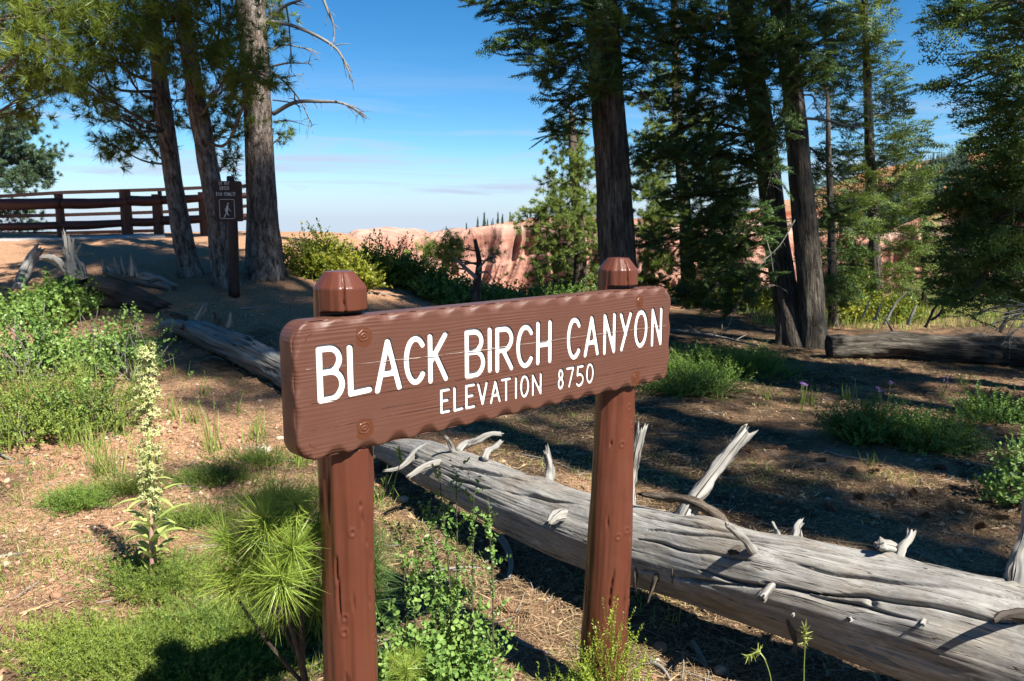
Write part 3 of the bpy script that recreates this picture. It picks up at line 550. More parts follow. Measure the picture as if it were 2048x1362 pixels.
for k in range(4):
    q=SH[(cc_>cuts[k])&(cc_<=cuts[k+1])]
    if not len(q): continue
    m_=q.mean(0); cm=max(4.5,-SY*m_[0]+SX*m_[1]); tx,ty=-cm*SY+9.6*SX,cm*SX+9.6*SY
    top=max(q[:,2].max()+1.5,14); bl=[(a[0],a[1],a[3],a[3]*.85,max(8,int(a[3]**2*95)),a[2]) for a in q]
    tree('shade_pine',lbl[k],'pine tree',[(tx,ty,0,.30),(tx,ty,top*.4,.24),(tx,ty,top*.8,.13),(tx,ty,top,.03)],bl,'pine','bark_pond','pine_leaf',.5,scale=1.7,world=True,group='tall pines behind the viewer',limb=.016,seg=16)
for k,(x,y,hh) in enumerate(((-9,-5,15),(-4,-9,17),(1.5,-11,16),(-14,2,14),(5,-14,18))):  # unseen pines added to block sky fill and deepen the shadows
    bl=[(x+rng.normal(0,.9),y+rng.normal(0,.9),1.5,.8,14,3.5+i*(hh-4)/11) for i in range(12)]
    tree('sky_block_pine',['unseen pine added left behind the viewer to block sky light','unseen pine added straight behind the viewer to block sky light','unseen pine added behind the viewer, nearest the sign axis, to block sky light','unseen pine added far to the left, outside the picture, to block sky light','unseen pine added right behind the viewer to block sky light'][k],'pine tree',[(x,y,0,.28),(x,y,hh*.6,.18),(x,y,hh,.04)],bl,'pine','bark_pond','pine_leaf',.4,scale=3.2,world=True,group='tall pines behind the viewer',limb=.02,seg=12)
# ------------------------------------------------------------------ far trees on the cliff rim
def cone_tree(h,n=5,tint=.4):
    mb=MB(); r0=h*.17
    mb2=[]
    for k in range(n*4):
        t=k/(n*4); z=h*(.1+.88*t); r=r0*(1-t)*rng.uniform(.7,1.2)+.1; a=rng.uniform(0,2*PI,7); B=np.stack([np.cos(a)*r*.1,np.sin(a)*r*.1,np.full(7,z)],-1)
        D=np.stack([np.cos(a),np.sin(a),np.full(7,-1.1)],-1); V,T,A=blades(B,D,r*1.5,h*.13,0,rng.uniform(-.3,.3,7),1,np.stack([-np.sin(a),np.cos(a),rng.normal(size=7)*.4],-1)); mb.add(V,T,None,np.clip(tint+A,0,1))
    return mb
protos=[]
for k in range(4):
    r_=bpy.data.objects.new('rim_conifer',None); m_=cone_tree([9,12,7,10][k],5,.5).build('crown',M['forest']); t_=MB(); tube(t_,[[0,0,-.5],[0,0,6]],[.2,.1],6); t2=t_.build('trunk',M['bark_thin']); m_.parent=r_; t2.parent=r_; protos.append((r_,m_,t2))
def rim_tree(k,loc,sc,label,first=[0,0,0,0]):
    r_,m_,t2=protos[k]
    if first[k]: r2=r_.copy(); a=m_.copy(); b=t2.copy(); a.parent=r2; b.parent=r2; COL.objects.link(a); COL.objects.link(b); COL.objects.link(r2)
    else: r2=r_; COL.objects.link(r_); first[k]=1
    r2.location=[float(q) for q in loc]; r2.rotation_euler=(0,0,rng.uniform(0,6)); r2.scale=(sc,)*3; tag(r2,label,'conifer','conifers along the far canyon rim'); return r2
us_=sorted(list(rng.uniform(930,1180,34))+list(rng.uniform(640,900,6)))
ORD=lambda i:['first','second','third'][i] if i<3 else str(i+1)+'th'
for i,u in enumerate(us_):
    x=(u-1024)/F*720*1.01; zt=np.interp(x,c1[0],c1[1]); db=rng.uniform(0,60)
    rim_tree(i%4,(x*(1+db/720),720+db+3,zt-1.5),rng.uniform(.5,1.35)*(1 if u>900 else .45),'tiny dark conifer, '+ORD(i)+' from the left along the far canyon rim')
def slope_forest():
    mb=MB(); tmp=[]
    for k in range(3):
        b=cone_tree(12,2,.4); tmp.append((np.concatenate(b.V),np.concatenate(b.T),np.concatenate(b.tint)-.4))
    def put(N,c,r0,r1,u0,u1,D,th,sd):
        fr=c[2]; ro=rng.integers(int(r0*130),int(r1*130),N); co_=rng.integers(0,fr.shape[1],N); p=fr[ro,co_]+np.array([0,-1.,-.6]); u=1024+p[:,0]/p[:,1]*F; k=(u>u0)&(u<u1)&(fbm(p3(p[:,0]*.012,p[:,2]*.02),3,sd)>th); return p[k]
    A=put(26000,c3,0,.75,1580,2080,1150,-.45,77); Bq=put(1200,c1,.42,.95,880,1300,720,.05,78); Bq=np.vstack([Bq,put(500,c2,.3,.9,1700,2000,480,.2,79)])
    for A_ in (A,Bq):
        n=len(A_); w=rng.integers(0,3,n); s=rng.uniform(.8,1.7,n)
        for k in range(3): q=w==k; inst(mb,tmp[k],A_[q],frames(np.tile([0,0,1.],(q.sum(),1)),(1,0,0)),s[q],np.full(q.sum(),.4))
    o=mb.build('far_forest',M['forest'],smooth=False); tag(o,'dark conifer forest covering the far canyon slope','forest',kind='stuff')
slope_forest()
# ------------------------------------------------------------------ lettering strokes (unit boxes x,y in 0..1)
def arc(cx,cy,rx,ry,a0,a1,n=12): return [(cx+rx*math.cos(R(a0+(a1-a0)*i/n)),cy+ry*math.sin(R(a0+(a1-a0)*i/n))) for i in range(n+1)]
GL={'B':[[(0,0),(0,1)],[(0,1),(.45,1)]+arc(.45,.77,.45,.23,90,-90)+[(0,.54)],[(.4,.54)]+arc(.5,.27,.5,.27,90,-90)+[(0,0)]],
'L':[[(0,1),(0,0),(1,0.02)]],'A':[[(0,0),(.5,1),(1,0)],[(.2,.33),(.8,.33)]],
'C':[arc(.55,.5,.55,.5,42,318,22)],'K':[[(0,0),(0,1)],[(1,1),(.02,.42)],[(.3,.6),(1,0)]],
'I':[[(.5,0),(.5,1)]],'R':[[(0,0),(0,1)],[(0,1),(.45,1)]+arc(.5,.74,.5,.26,90,-90)+[(0,.48)],[(.4,.48),(1,0)]],
'H':[[(0,0),(0,1)],[(1,0),(1,1)],[(0,.45),(1,.45)]],'N':[[(0,0),(0,1),(1,0),(1,1)]],
'Y':[[(0,1),(.52,.42)],[(1,1),(.1,0)]],'O':[arc(.5,.5,.5,.5,0,360,26)],
'E':[[(1,1),(0,1),(0,0),(1,0)],[(0,.52),(.8,.52)]],'V':[[(0,1),(.5,0),(1,1)]],'T':[[(0,1),(1,1)],[(.5,1),(.5,0)]],
'8':[arc(.5,.76,.40,.24,0,360,16),arc(.5,.26,.5,.26,0,360,16)],'7':[[(0,1),(1,1),(.35,0)]],
'5':[[(.95,1),(.12,1),(.05,.56)]+arc(.42,.30,.55,.30,115,-140,14)],'0':[arc(.5,.5,.5,.5,0,360,22)],
'D':[[(0,0),(0,1),(.3,1)]+arc(.4,.5,.6,.5,90,-90,12)+[(0,0)]],'P':[[(0,0),(0,1)],[(0,1),(.5,1)]+arc(.5,.74,.5,.26,90,-90,8)+[(0,.48)]],
'1':[[(.2,.8),(.5,1),(.5,0)]],'$':[arc(.5,.72,.5,.24,30,270,10)+arc(.5,.25,.5,.25,90,-150,10),[(.5,1.12),(.5,-.12)]]}
def strokes(ch,x0,z0,x1,z1):
    return [[(x0+a*(x1-x0),z0+b*(z1-z0)) for a,b in st] for st in GL[ch]]
BIG=[('B',0.065,0.147,0.128,0.272),('L',0.150,0.151,0.207,0.267),('A',0.229,0.146,0.299,0.270),('C',0.321,0.152,0.379,0.269),('K',0.400,0.148,0.455,0.269),('B',0.529,0.142,0.592,0.267),('I',0.616,0.149,0.617,0.267),('R',0.645,0.145,0.704,0.264),('C',0.729,0.144,0.789,0.261),('H',0.813,0.146,0.868,0.266),('C',0.951,0.143,1.005,0.264),('A',1.032,0.143,1.095,0.262),('N',1.129,0.140,1.180,0.263),('Y',1.214,0.141,1.267,0.259),('O',1.294,0.143,1.357,0.261),('N',1.391,0.139,1.443,0.261)]
SMALL=[('E',0.436,0.054,0.465,0.115),('L',0.483,0.052,0.513,0.115),('E',0.526,0.052,0.557,0.115),('V',0.571,0.054,0.605,0.113),('A',0.620,0.052,0.656,0.111),('T',0.664,0.051,0.698,0.113),('I',0.721,0.051,0.722,0.110),('O',0.742,0.050,0.774,0.111),('N',0.792,0.049,0.828,0.109),('8',0.907,0.051,0.929,0.109),('7',0.946,0.051,0.978,0.110),('5',0.994,0.047,1.026,0.109),('0',1.042,0.050,1.074,0.110)]
def stroke_polys(st,w):
    out=[]
    for (a,b) in zip(st[:-1],st[1:]):
        a=np.array(a);b=np.array(b);l=np.linalg.norm(b-a)
        if l<1e-6: continue
        d=(b-a)/l; n=np.array([-d[1],d[0]]); an=math.atan2(n[1],n[0]); pl=[]
        for k in range(7): t=an-PI*k/6*-1; pl.append(a+w*np.array([math.cos(t),math.sin(t)]))
        for k in range(7): t=an+PI+PI*k/6; pl.append(b+w*np.array([math.cos(t),math.sin(t)]))
        out.append(pl)
    return out
BL,BH,BT=1.5,.34,.076; YAW=R(43.53)
sign=empty('park_sign',(0,0,0)); 
tag(sign,'brown painted wooden sign reading BLACK BIRCH CANYON on two log posts','sign')
SO=np.array([-.5102,1.8332,1.2188]); sign.location=(SO[0],SO[1],0.)
bx=np.array([math.cos(YAW),math.sin(YAW),0]); by=np.array([-math.sin(YAW),math.cos(YAW),0])   # by: from the front face to the back
def BW(x,y,z): return SO+bx*x+by*y+np.array([0,0,1.])*z
def rrect(n,ins=0,r=.05):
    # perimeter samples of a rounded rectangle, returns pts (x,z), outward normal, arc length
    r=max(r-ins,.004); W_,H_=BL-2*ins,BH-2*ins; seg=[('l',(r,0),(W_-r,0)),('a',(W_-r,r),-90),('l',(W_,r),(W_,H_-r)),('a',(W_-r,H_-r),0),('l',(W_-r,H_),(r,H_)),('a',(r,H_-r),90),('l',(0,H_-r),(0,r)),('a',(r,r),180)]
    return seg,r,W_,H_
def perim(n):
    r=.05; segs=[]; lens=[BL-2*r,PI/2*r,BH-2*r,PI/2*r]*2; tot=sum(lens); out=[];nor=[]
    for s in np.linspace(0,tot,n,endpoint=False):
        k=0
        while s>lens[k]: s-=lens[k];k+=1
        t=s/lens[k]
        if k==0: p=(r+t*(BL-2*r),0);q=(0,-1)
        elif k==2: p=(BL,r+t*(BH-2*r));q=(1,0)
        elif k==4: p=(BL-r-t*(BL-2*r),BH);q=(0,1)
        elif k==6: p=(0,BH-r-t*(BH-2*r));q=(-1,0)
        else:
            cx,cz,a0={1:(BL-r,r,-90),3:(BL-r,BH-r,0),5:(r,BH-r,90),7:(r,r,180)}[k]; a=R(a0+90*t); p=(cx+r*math.cos(a),cz+r*math.sin(a)); q=(math.cos(a),math.sin(a))
        out.append(p);nor.append(q)
    return np.array(out),np.array(nor),np.linspace(0,tot,n,endpoint=False),tot
def make_board():
    n=1400; p,q,s,tot=perim(n); per=tot/round(tot/.094); ph=((s/per+.05*np.sin(s*9))%1.0)**1.35
    g=np.clip(np.sin(PI*ph)*1.35-.3,0,1)**.8*(.85+.25*vnoise(p3(s*12,0),4)); g=np.clip(g,0,1.1)   # gouge depth along the edge
    V=[];ds=[.0300,.022,.016,.011,.006,.0025,0]
    wave=.0035*g*np.where(q[:,0]>.5,.4,1)
    for i,d in enumerate(ds):
        cut=np.clip(g*.014*np.where(np.abs(q[:,0])>.5,.6,1)-(d*.58),0,None); edge=.004*(max(0,1-d/.006)**2)
        xz=p-q*d[()] if False else p-q*d
        V.append(np.stack([xz[:,0],cut+edge+0*s,xz[:,1]],-1))
    V[-1][:,0]-=q[:,0]*wave; V[-1][:,2]-=q[:,1]*wave
    last=V[-1][:,1]
    for k,t in enumerate((.04,.10,.25,.6,.9)): yy=(.004+(last-.004)*max(0,1-t*9))*(1-t)+BT*t+.0*last; w_=wave*(1-min(1,t*9)); V.append(np.stack([p[:,0]-q[:,0]*w_*.6,yy,p[:,1]-q[:,1]*w_*.6],-1))
    V.append(np.stack([p[:,0]-q[:,0]*.004,np.full(n,BT),p[:,1]-q[:,1]*.004],-1)); V.append(np.stack([p[:,0]-q[:,0]*.06,np.full(n,BT),p[:,1]-q[:,1]*.06],-1))
    A=np.array(V); r=len(V); i=np.arange(r-1)[:,None]*n; j=np.arange(n)[None]; j2=(j+1)%n
    mb=MB(); W_=SO+A[...,0:1]*bx+A[...,1:2]*by+A[...,2:3]*np.array([0,0,1.]); mb.add(W_.reshape(-1,3),None,np.stack([i+j,i+j2,i+n+j2,i+n+j],-1).reshape(-1,4))
    # flat front with routed letters, by constrained triangulation
    inner=p[::14]-q[::14]*.0300; faces=[]; vs=[Vector(a) for a in inner]; faces.append(list(range(len(inner))))
    for L,w in ((BIG,.0094),(SMALL,.0057)):
        for ch,x0,z0,x1,z1 in L:
            for st in strokes(ch,x0+.002,z0,x1,z1):
                for pl in stroke_polys(st,w):
                    k=len(vs); vs+= [Vector((float(a[0]+rng.normal()*2e-5),float(a[1]+rng.normal()*2e-5))) for a in pl]; faces.append(list(range(k,k+len(pl))))
    res=geometry.delaunay_2d_cdt(vs,[],faces,1,1e-6,True)
    v2=np.array([tuple(a) for a in res[0]]); tri=[list(f) for f in res[2]]; of=res[5]
    inl=np.array([any(o>0 for o in f) for f in of]); TR=np.array([t for t in tri])
    # orient toward -by
    a,b,c=v2[TR[:,0]],v2[TR[:,1]],v2[TR[:,2]]; cr_=(b[:,0]-a[:,0])*(c[:,1]-a[:,1])-(b[:,1]-a[:,1])*(c[:,0]-a[:,0]); TR[cr_<0]=TR[cr_<0][:,::-1]
    fw=lambda xz,y: SO+xz[:,0:1]*bx+by*y+xz[:,1:2]*np.array([0,0,1.])
    flat=MB(); flat.add(fw(v2,0),TR[~inl])
    # pocket walls
    ed={}
    for t in TR[inl]:
        for e in ((t[0],t[1]),(t[1],t[2]),(t[2],t[0])): ed[e]=1
    E_=[e for e in ed if (e[1],e[0]) not in ed]; DP=.0045
    wv=[];wt=[]
    for (x,y) in E_:
        k=len(wv); A0,B0=v2[x],v2[y]; f0=fw(np.array([A0,B0]),0.); f1=fw(np.array([A0,B0]),DP); wv+=[f0[0],f0[1],f1[1],f1[0]]; wt+=[[k,k+1,k+2],[k,k+2,k+3]]
    flat.add(np.array(wv),np.array(wt))
    board=mb.build('board',M['board'],sign,smooth=True)
    face=flat.build('front_face',M['board'],board,smooth=False)
    # grain direction needs object space: rotate both meshes so local x runs along the board
    for o in (board,face):
        pass
    
    LT=TR[inl]; cen=v2[LT].mean(1); 
    for ch,x0,z0,x1,z1 in BIG+SMALL:
        h_=(cen[:,0]>x0-.010)&(cen[:,0]<x1+.012)&((cen[:,1]>.125)==(z0>.1)); 
        if h_.any():
            let=MB(); let.add(fw(v2,DP),LT[h_]); lo=let.build('letter' if ch.isalpha() else 'digit',M['white'],board,smooth=False); lo['label']=('large' if z0>.1 else 'small')+' white routed '+('letter ' if ch.isalpha() else 'digit ')+ch
            LT=LT[~h_]; cen=cen[~h_]
    if len(LT): print('unassigned',len(LT)); let=MB(); let.add(fw(v2,DP),LT); let.build('letter',M['white'],board,smooth=False)
    # backing cap
    bk=MB(); pb=p[::20]-q[::20]*.059; k=len(pb); c0=fw(np.array([[BL/2,BH/2]]),BT-.0003); bk.add(np.vstack([fw(pb,BT-.0003),c0]),[[k,(i+1)%k,i] for i in range(k)]); bk.build('back_face',M['board'],board,smooth=False)
    # cracks along the laminations
    def crackline(pts,w,mat,pale=False,y=-.0006):
        c_=curve([(a,0,b) for a,b in pts],60*len(pts)); wv=w*np.clip(.2+1.0*fbm(p3(c_[:,0]*40,pts[0][1]*50),3,3)+.5,0,1.6); mbk=MB()
        jz=.0008*fbm(p3(c_[:,0]*30,2),3,8)
        a=fw(np.stack([c_[:,0],c_[:,2]+jz+wv/2],-1),y); b=fw(np.stack([c_[:,0],c_[:,2]+jz-wv/2],-1),y); n_=len(a); i_=np.arange(n_-1)
        mbk.add(np.vstack([a,b]),None,np.stack([i_,i_+n_,i_+n_+1,i_+1],-1)); mbk.build('crack',M[mat],board,smooth=False)
    crackline([(.03,.227),(.5,.213),(1.0,.207),(1.47,.200)],.0016,'crackw'); crackline([(.05,.2265),(.3,.2195),(.62,.2125),(1.1,.2065),(1.3,.2025)],.0009,'crack',y=-.0009)
    crackline([(.04,.142),(.4,.136),(.8,.135),(1.1,.134),(1.27,.135)],.0014,'crack'); crackline([(.03,.076),(.3,.073),(.45,.071)],.0009,'crack'); crackline([(.60,.072),(.9,.066),(1.2,.063),(1.36,.063)],.0014,'crack')
    crackline([(.24,.096),(.42,.094)],.0008,'crack'); crackline([(.38,.27),(.47,.27)],.0008,'crack')
    # four bolt plugs with repainted patches
    for (x,z,rr) in ((.192,.292,1.),(.187,.055,1.05),(1.314,.297,.9),(1.300,.030,1.0)):
        mp_=MB(); th=np.linspace(0,2*PI,24,endpoint=False); 
        ro=np.array([[.024*rr*(1+.12*np.sin(3*t+x*9)),.024*rr*(1.25+.2*np.sin(2*t+z*30))] for t in th]); pt=np.stack([x+ro[:,0]*np.cos(th),z-.002+ro[:,1]*np.sin(th)],-1)
        mp_.add(np.vstack([fw(pt,-.0004),fw(np.array([[x,z]]),-.0009)]),[[24,i,(i+1)%24] for i in range(24)])
        rings=[];prof=[(.0165,-.0006),(.0150,-.0020),(.0125,-.0020),(.0112,-.0006),(.008,-.0008),(.0065,-.0022),(.0035,-.0026),(.002,-.0015)]
        for (r_,y_) in prof: r_=r_*(1+.10*np.sin(2*th+x*7)+.07*np.sin(5*th+z*40)); rings.append(fw(np.stack([x+r_*rr*np.cos(th),z+r_*rr*np.sin(th)],-1),y_))
        A_=np.array(rings); m_=len(prof); i_=np.arange(m_-1)[:,None]*24; j_=np.arange(24)[None]; jj=(j_+1)%24
        mp_.add(A_.reshape(-1,3),None,np.stack([i_+j_,i_+jj,i_+24+jj,i_+24+j_],-1).reshape(-1,4)); mp_.add(np.vstack([rings[-1],fw(np.array([[x,z]]),-.001)]),[[24,i,(i+1)%24] for i in range(24)])
        mp_.build('bolt_plug',M['plug'],board,smooth=True)
    return board
board=make_board()
def local_frame(o):
    # store the board's own axes as object space (x along the board) without moving anything
    from mathutils import Matrix
    rot=Matrix.Rotation(-YAW,4,'Z')
    for c in [o]:
        c.data.transform(rot); c.rotation_euler=(0,0,YAW)
for o in [board]+list(board.children):
    o.data.transform(__import__('mathutils').Matrix.Rotation(-YAW,4,'Z'))
board.rotation_euler=(0,0,YAW)
def make_post(s,hz,seed,R0,tap,lean=0,spread=0):
    n,seg=560,150; cxy=SO+bx*s+by*.087; zb=-.25; z=np.linspace(zb,hz,n); th=np.arange(seg)*2*PI/seg; TH,Zz=np.meshgrid(th,z)
    r=R0*(1+tap*(1.3-Zz)/1.3); q=np.stack([np.cos(TH)*1.1,np.sin(TH)*1.1,Zz*1.6],-1)
    r=r+.006*fbm(q,3,seed)+.0018*fbm(q*np.array([5,5,2.]),2,seed+3)
    fac=.0018*np.abs(vnoise(np.stack([np.cos(TH)*2.3,np.sin(TH)*2.3,Zz*4.5],-1),seed+9)); r=r+fac
    top=hz-Zz; cham=np.clip(1-top/.040,0,1); r=r*(1-.46*cham)+.002*vnoise(np.stack([np.cos(TH)*1.2,np.sin(TH)*1.8,Zz*0],-1),seed+4)*cham
    r=np.where(top<.001,r*.98,r)
    # knots and drying cracks
    rs=np.random.default_rng(seed)
    for k in range(26):
        a=rs.uniform(-2.6,.6); zc=rs.uniform(.1,1.15); dth=((TH-a+PI)%(2*PI)-PI)*R0; dz=Zz-zc
        if k%2==0:
            r=r-.008*np.exp(-(dth/.0035)**2-(dz/rs.uniform(.008,.022))**2)+.002*np.exp(-(dth/.012)**2-(dz/.02)**2)
        else:
            e=np.sqrt(dth**2+(dz*.8)**2); r=r+.0022*np.exp(-((e-.008)/.003)**2)-.002*np.exp(-(e/.004)**2)
    for k in range(9):
        a=rs.uniform(-2.9,.5); zc=rs.uniform(.15,1.1); l=rs.uniform(.04,.12); dth=((TH-a-.25*np.sin(Zz*15+k)*.3+PI)%(2*PI)-PI)*R0
        r=r-.013*np.exp(-(dth/.0028)**2)*np.clip(1-((Zz-zc)/l)**2,0,1)
    ck=((TH-(-1.57-.35)+.05*np.sin(Zz*40)+PI)%(2*PI)-PI)*R0; r=r-.012*np.exp(-(ck/.0022)**2)*np.clip(1-((Zz-hz+.07)/.09)**2,0,1)
    # local axes: x along board, y to the back
    X=r*np.cos(TH); Y=r*np.sin(TH)
    inn=(Zz>SO[2]-.001)&(Zz<SO[2]+BH+.011)
    Y=np.where(inn,np.maximum(Y,-.006),Y)
    dn=np.clip(1-(Zz+.1)/1.25,0,1); X=X*(1+spread*dn)-lean*dn; Y=np.where(inn,Y,Y*(1+spread*dn))
    lx=X+s; ly=Y+.087
    V=SO*np.array([1,1,0])+lx[...,None]*bx+ly[...,None]*by+Zz[...,None]*np.array([0,0,1.])
    i=np.arange(n-1)[:,None]*seg; j=np.arange(seg)[None]; j2=(j+1)%seg
    mb=MB(); mb.add(V.reshape(-1,3),None,np.stack([i+j,i+j2,i+seg+j2,i+seg+j],-1).reshape(-1,4))
    c=SO*np.array([1,1,0])+bx*s+by*.087+np.array([0,0,hz+.003]); mb.add(np.vstack([V[-1],c]),[[seg,i_,(i_+1)%seg] for i_ in range(seg)])
    return mb.build('post',M['post'],sign)
make_post(.180,1.668,21,.067,.06); make_post(1.300,1.664,34,.0705,.06,.060,.20)
# ------------------------------------------------------------------ big weathered log
def stub(parent,pts,rs,mat='dead',jag=.03,name='branch_stub',lab=None,seg=18):
    pts=np.array(pts,float); pts[1:-1]+=rng.normal(size=pts[1:-1].shape)*rs[0]*.14; mb=MB(); c=curve(pts,40); sd=int(rng.integers(99))
    def dsp(th,s,r): q=np.stack([np.cos(th)+0*s,np.sin(th)+0*s,s*7+0*th],-1); return r*(.42*fbm(q*1.6,4,sd)-.40*np.abs(fbm(q*np.array([3.5,3.5,.6]),2,sd+1)))
    tube(mb,c,rs,seg,disp=dsp,jag=jag); o=mb.build(name,M[mat],parent); 
    if lab: o['label']=lab
    return o
def biglog():
    L=[(770,898,5.7,.09),(850,925,5.0,.135),(950,968,4.5,.150),(1051,1012,4.1,.165),(1215,1072,3.62,.176),(1370,1115,3.3,.180),(1500,1154,3.05,.184),(1630,1187,2.88,.196),(1750,1222,2.75,.206),(1900,1264,2.58,.214),(2060,1316,2.43,.218),(2300,1392,2.2,.22),(2600,1470,1.95,.22)]
    pts=np.array([P(a,b,c) for a,b,c,_ in L]); rs=[l[3] for l in L]; c=curve(pts,12*44); n=len(c)
    a0=np.concatenate([[0],np.cumsum(np.linalg.norm(np.diff(pts,axis=0),axis=1))]); a1=np.concatenate([[0],np.cumsum(np.linalg.norm(np.diff(c,axis=0),axis=1))]); rr=np.interp(a1/a1[-1],a0/a0[-1],rs)
    root=empty('fallen_log',(c[n//2][0],c[n//2][1],float(H(c[n//2][0],c[n//2][1])))); tag(root,'large pale grey weathered log with broken branch stubs lying behind the sign posts','log')
    LL=a1[-1]
    t=norm(np.gradient(c,axis=0))
    def where(u,v,Y):
        p=P(u,v,Y); k=int(np.argmin(np.linalg.norm(c-p,axis=1))); return k,a1[k]
    up0=np.array([0,0,1.]); x=norm(np.cross(up0,t[0])); X=[]
    for i in range(n): x=norm(x-t[i]*np.dot(x,t[i])); X.append(x)
    X=np.array(X); YY=np.cross(t,X)
    def surf(u,v):   # where the camera ray meets the log: returns s, theta, point
        d=norm(ray(u,v)); o=np.array([0,0,CZ]); best=None
        tt=np.linspace(1.5,7,900); pp=o+d*tt[:,None]
        D2=np.linalg.norm(pp[:,None,:]-c[None,::4,:],axis=2); k=D2.argmin(1)*4; dist=D2.min(1); hit=np.where(dist<rr[k])[0]
        j=hit[0] if len(hit) else int(np.argmin(dist-rr[k])); kk=k[j]; w=pp[j]-c[kk]
        return a1[kk],math.atan2(w@YY[kk],w@X[kk]),pp[j],kk
    KN=[(1505,1112,.07,.03),(1540,1165,.06,.02),(1775,1100,.07,.03),(1100,948,.07,.025),(1120,1035,.05,.02),(1595,1068,.05,.015),(1080,990,.04,.012),(1850,1260,.06,.014),(1740,1205,.05,.01),(1250,1035,.06,.012),(830,915,.08,.03),(2040,1160,.08,.04),(1430,1010,.09,.03),(1930,1190,.05,.012)]
    KN=[(a,b_,w_*.8,h_*.6) for a,b_,w_,h_ in KN]; K=[surf(a,b)[:2]+(w,h) for a,b,w,h in KN]
    CR=[[(1300,1060),(1500,1085),(1700,1110),(1900,1135)],[(1620,1180),(1750,1200),(1900,1225),(2040,1245)],[(900,930),(1000,950),(1130,970)],[(1400,1140),(1550,1175),(1650,1190)],[(1700,1290),(1850,1330),(1950,1350)],[(1270,1078),(1360,1095),(1450,1115),(1500,1125)],[(1540,1120),(1650,1140),(1770,1160),(1900,1185),(2048,1200)],[(1530,1165),(1620,1185),(1700,1208),(1850,1250)],[(880,945),(960,975),(1060,990),(1150,1010)],[(1850,1140),(1950,1160),(2048,1170)],[(1280,1140),(1400,1160),(1500,1168)],[(930,940),(1050,960),(1150,965)],[(1600,1270),(1800,1330)],[(1270,1030),(1400,1055),(1600,1090)]]
    C_=[[surf(a,b)[:2] for a,b in l] for l in CR]
    def dsp(th,s,r):
        th=th+0*s; s=s+0*th; q=np.stack([np.cos(th)*1.6,np.sin(th)*1.6,s*.9],-1); d=.016*fbm(q,3,71)
        d+=.0022*fbm(np.stack([np.cos(th)*9+.3*np.sin(s*3),np.sin(th)*9,s*1.1],-1),3,72)
        d+=.0009*(1-np.abs(fbm(np.stack([np.cos(th)*26,np.sin(th)*26,s*1.6+.4*vnoise(q*2,3)],-1),2,73))*2.2)
        for (s0,t0,w,h) in K:
            dt=((th-t0+PI)%(2*PI)-PI)*r; e=np.hypot(dt,(s-s0)*.8); d+=h*np.exp(-(e/w)**2)
        for ci,l in enumerate(C_):
            ss=np.array([a[0] for a in l]); tt=np.unwrap([a[1] for a in l]); o=np.argsort(ss); tc_=np.interp(s,ss[o],tt[o])+.03*np.sin(s*9+ci)+.02*np.sin(s*23); m_=(s>ss.min())&(s<ss.max())
            ed=np.minimum(s-ss.min(),ss.max()-s); wd=.0048*np.clip(ed/.15,0,1)+.0012; dt=((th-tc_+PI)%(2*PI)-PI)*r
            d-=np.where(m_,.034*np.exp(-(dt/wd)**2)*np.clip(.4+fbm(p3(s*4,ci),2,5)*.9+.4,0,1),0); d+=np.where(m_,.0012*np.exp(-((dt-.02)/.016)**2),0)
        # knot holes
        for (s0,t0,w,h) in K[8:11]:
            dt=((th-t0+PI)%(2*PI)-PI)*r; e=np.hypot(dt,(s-s0)*.7); d-=.03*np.exp(-(e/.012)**2)
        # beetle galleries
        g1=fbm(np.stack([np.cos(th)*10,np.sin(th)*10,s*12],-1),2,91); patch=np.clip(fbm(np.stack([np.cos(th),np.sin(th),s*1.3],-1),2,92)*3-.1,0,1); d-=.0022*np.exp(-(g1/.05)**2)*patch
        return d
    mb=MB(); tube(mb,c,list(rr),300,disp=dsp); mb.build('trunk',M['log2'],root)
    def on(u,v,off=0): return surf(u,v)[2]
    def S(pix,rs,Y0=None,dY=0,mat='dead',jag=.03,lab=None):
        p0=on(*pix[0]); Yb=p0[1] if Y0 is None else Y0; kk=surf(*pix[0])[3]; out_=[P(a,b,Yb+dY*(i+1)) for i,(a,b) in enumerate(pix[1:])]; dd_=norm(out_[0]-p0); inner=p0-dd_*min(.07,rr[kk]*.5)+(c[kk]-p0)*.15
        pts=[inner,p0]+out_; stub(root,pts,[rs[0]*1.35]+list(rs),mat,jag,lab=lab)
    S([(1384,1004),(1418,960),(1454,912),(1491,864)],[.034,.033,.034,.030],None,.05,'dead',.06,lab='tallest pale stub slanting up to the right')
    S([(1430,1030),(1380,1004),(1330,994),(1285,988)],[.026,.024,.02,.012],None,.06,'bark_thin',.03)
    S([(1262,1000),(1264,950),(1270,905),(1280,864)],[.022,.022,.030,.026],3.85,0,'dead',.05)
    S([(1098,945),(1096,928),(1094,908)],[.026,.022,.020],None,.0,'dead',.05)
    S([(1122,1034),(1110,1036),(1100,1044)],[.034,.026,.02],None,-.06,'dead',.04)
    S([(1508,1112),(1490,1086),(1470,1066),(1455,1050)],[.026,.018,.015,.010],None,-.05,'dead',.02,lab='short white twisted stub pointing up to the left')
    S([(1478,1105),(1470,1100),(1460,1104)],[.022,.016,.012],None,-.02,'char',.02)
    S([(1544,1166),(1535,1182),(1524,1198)],[.019,.018,.020],None,-.05,'dead',.03)
    S([(1780,1102),(1770,1090),(1760,1086)],[.030,.024,.020],None,-.02,'dead',.03)
    S([(1805,1100),(1815,1082),(1822,1066)],[.018,.015,.017],None,.04,'dead',.03)
    S([(1590,1070),(1596,1058),(1600,1046)],[.022,.017,.014],None,.03,'dead',.03)
    S([(1555,1068),(1550,1058),(1545,1044)],[.010,.007,.006],None,.03,'dead',.01)
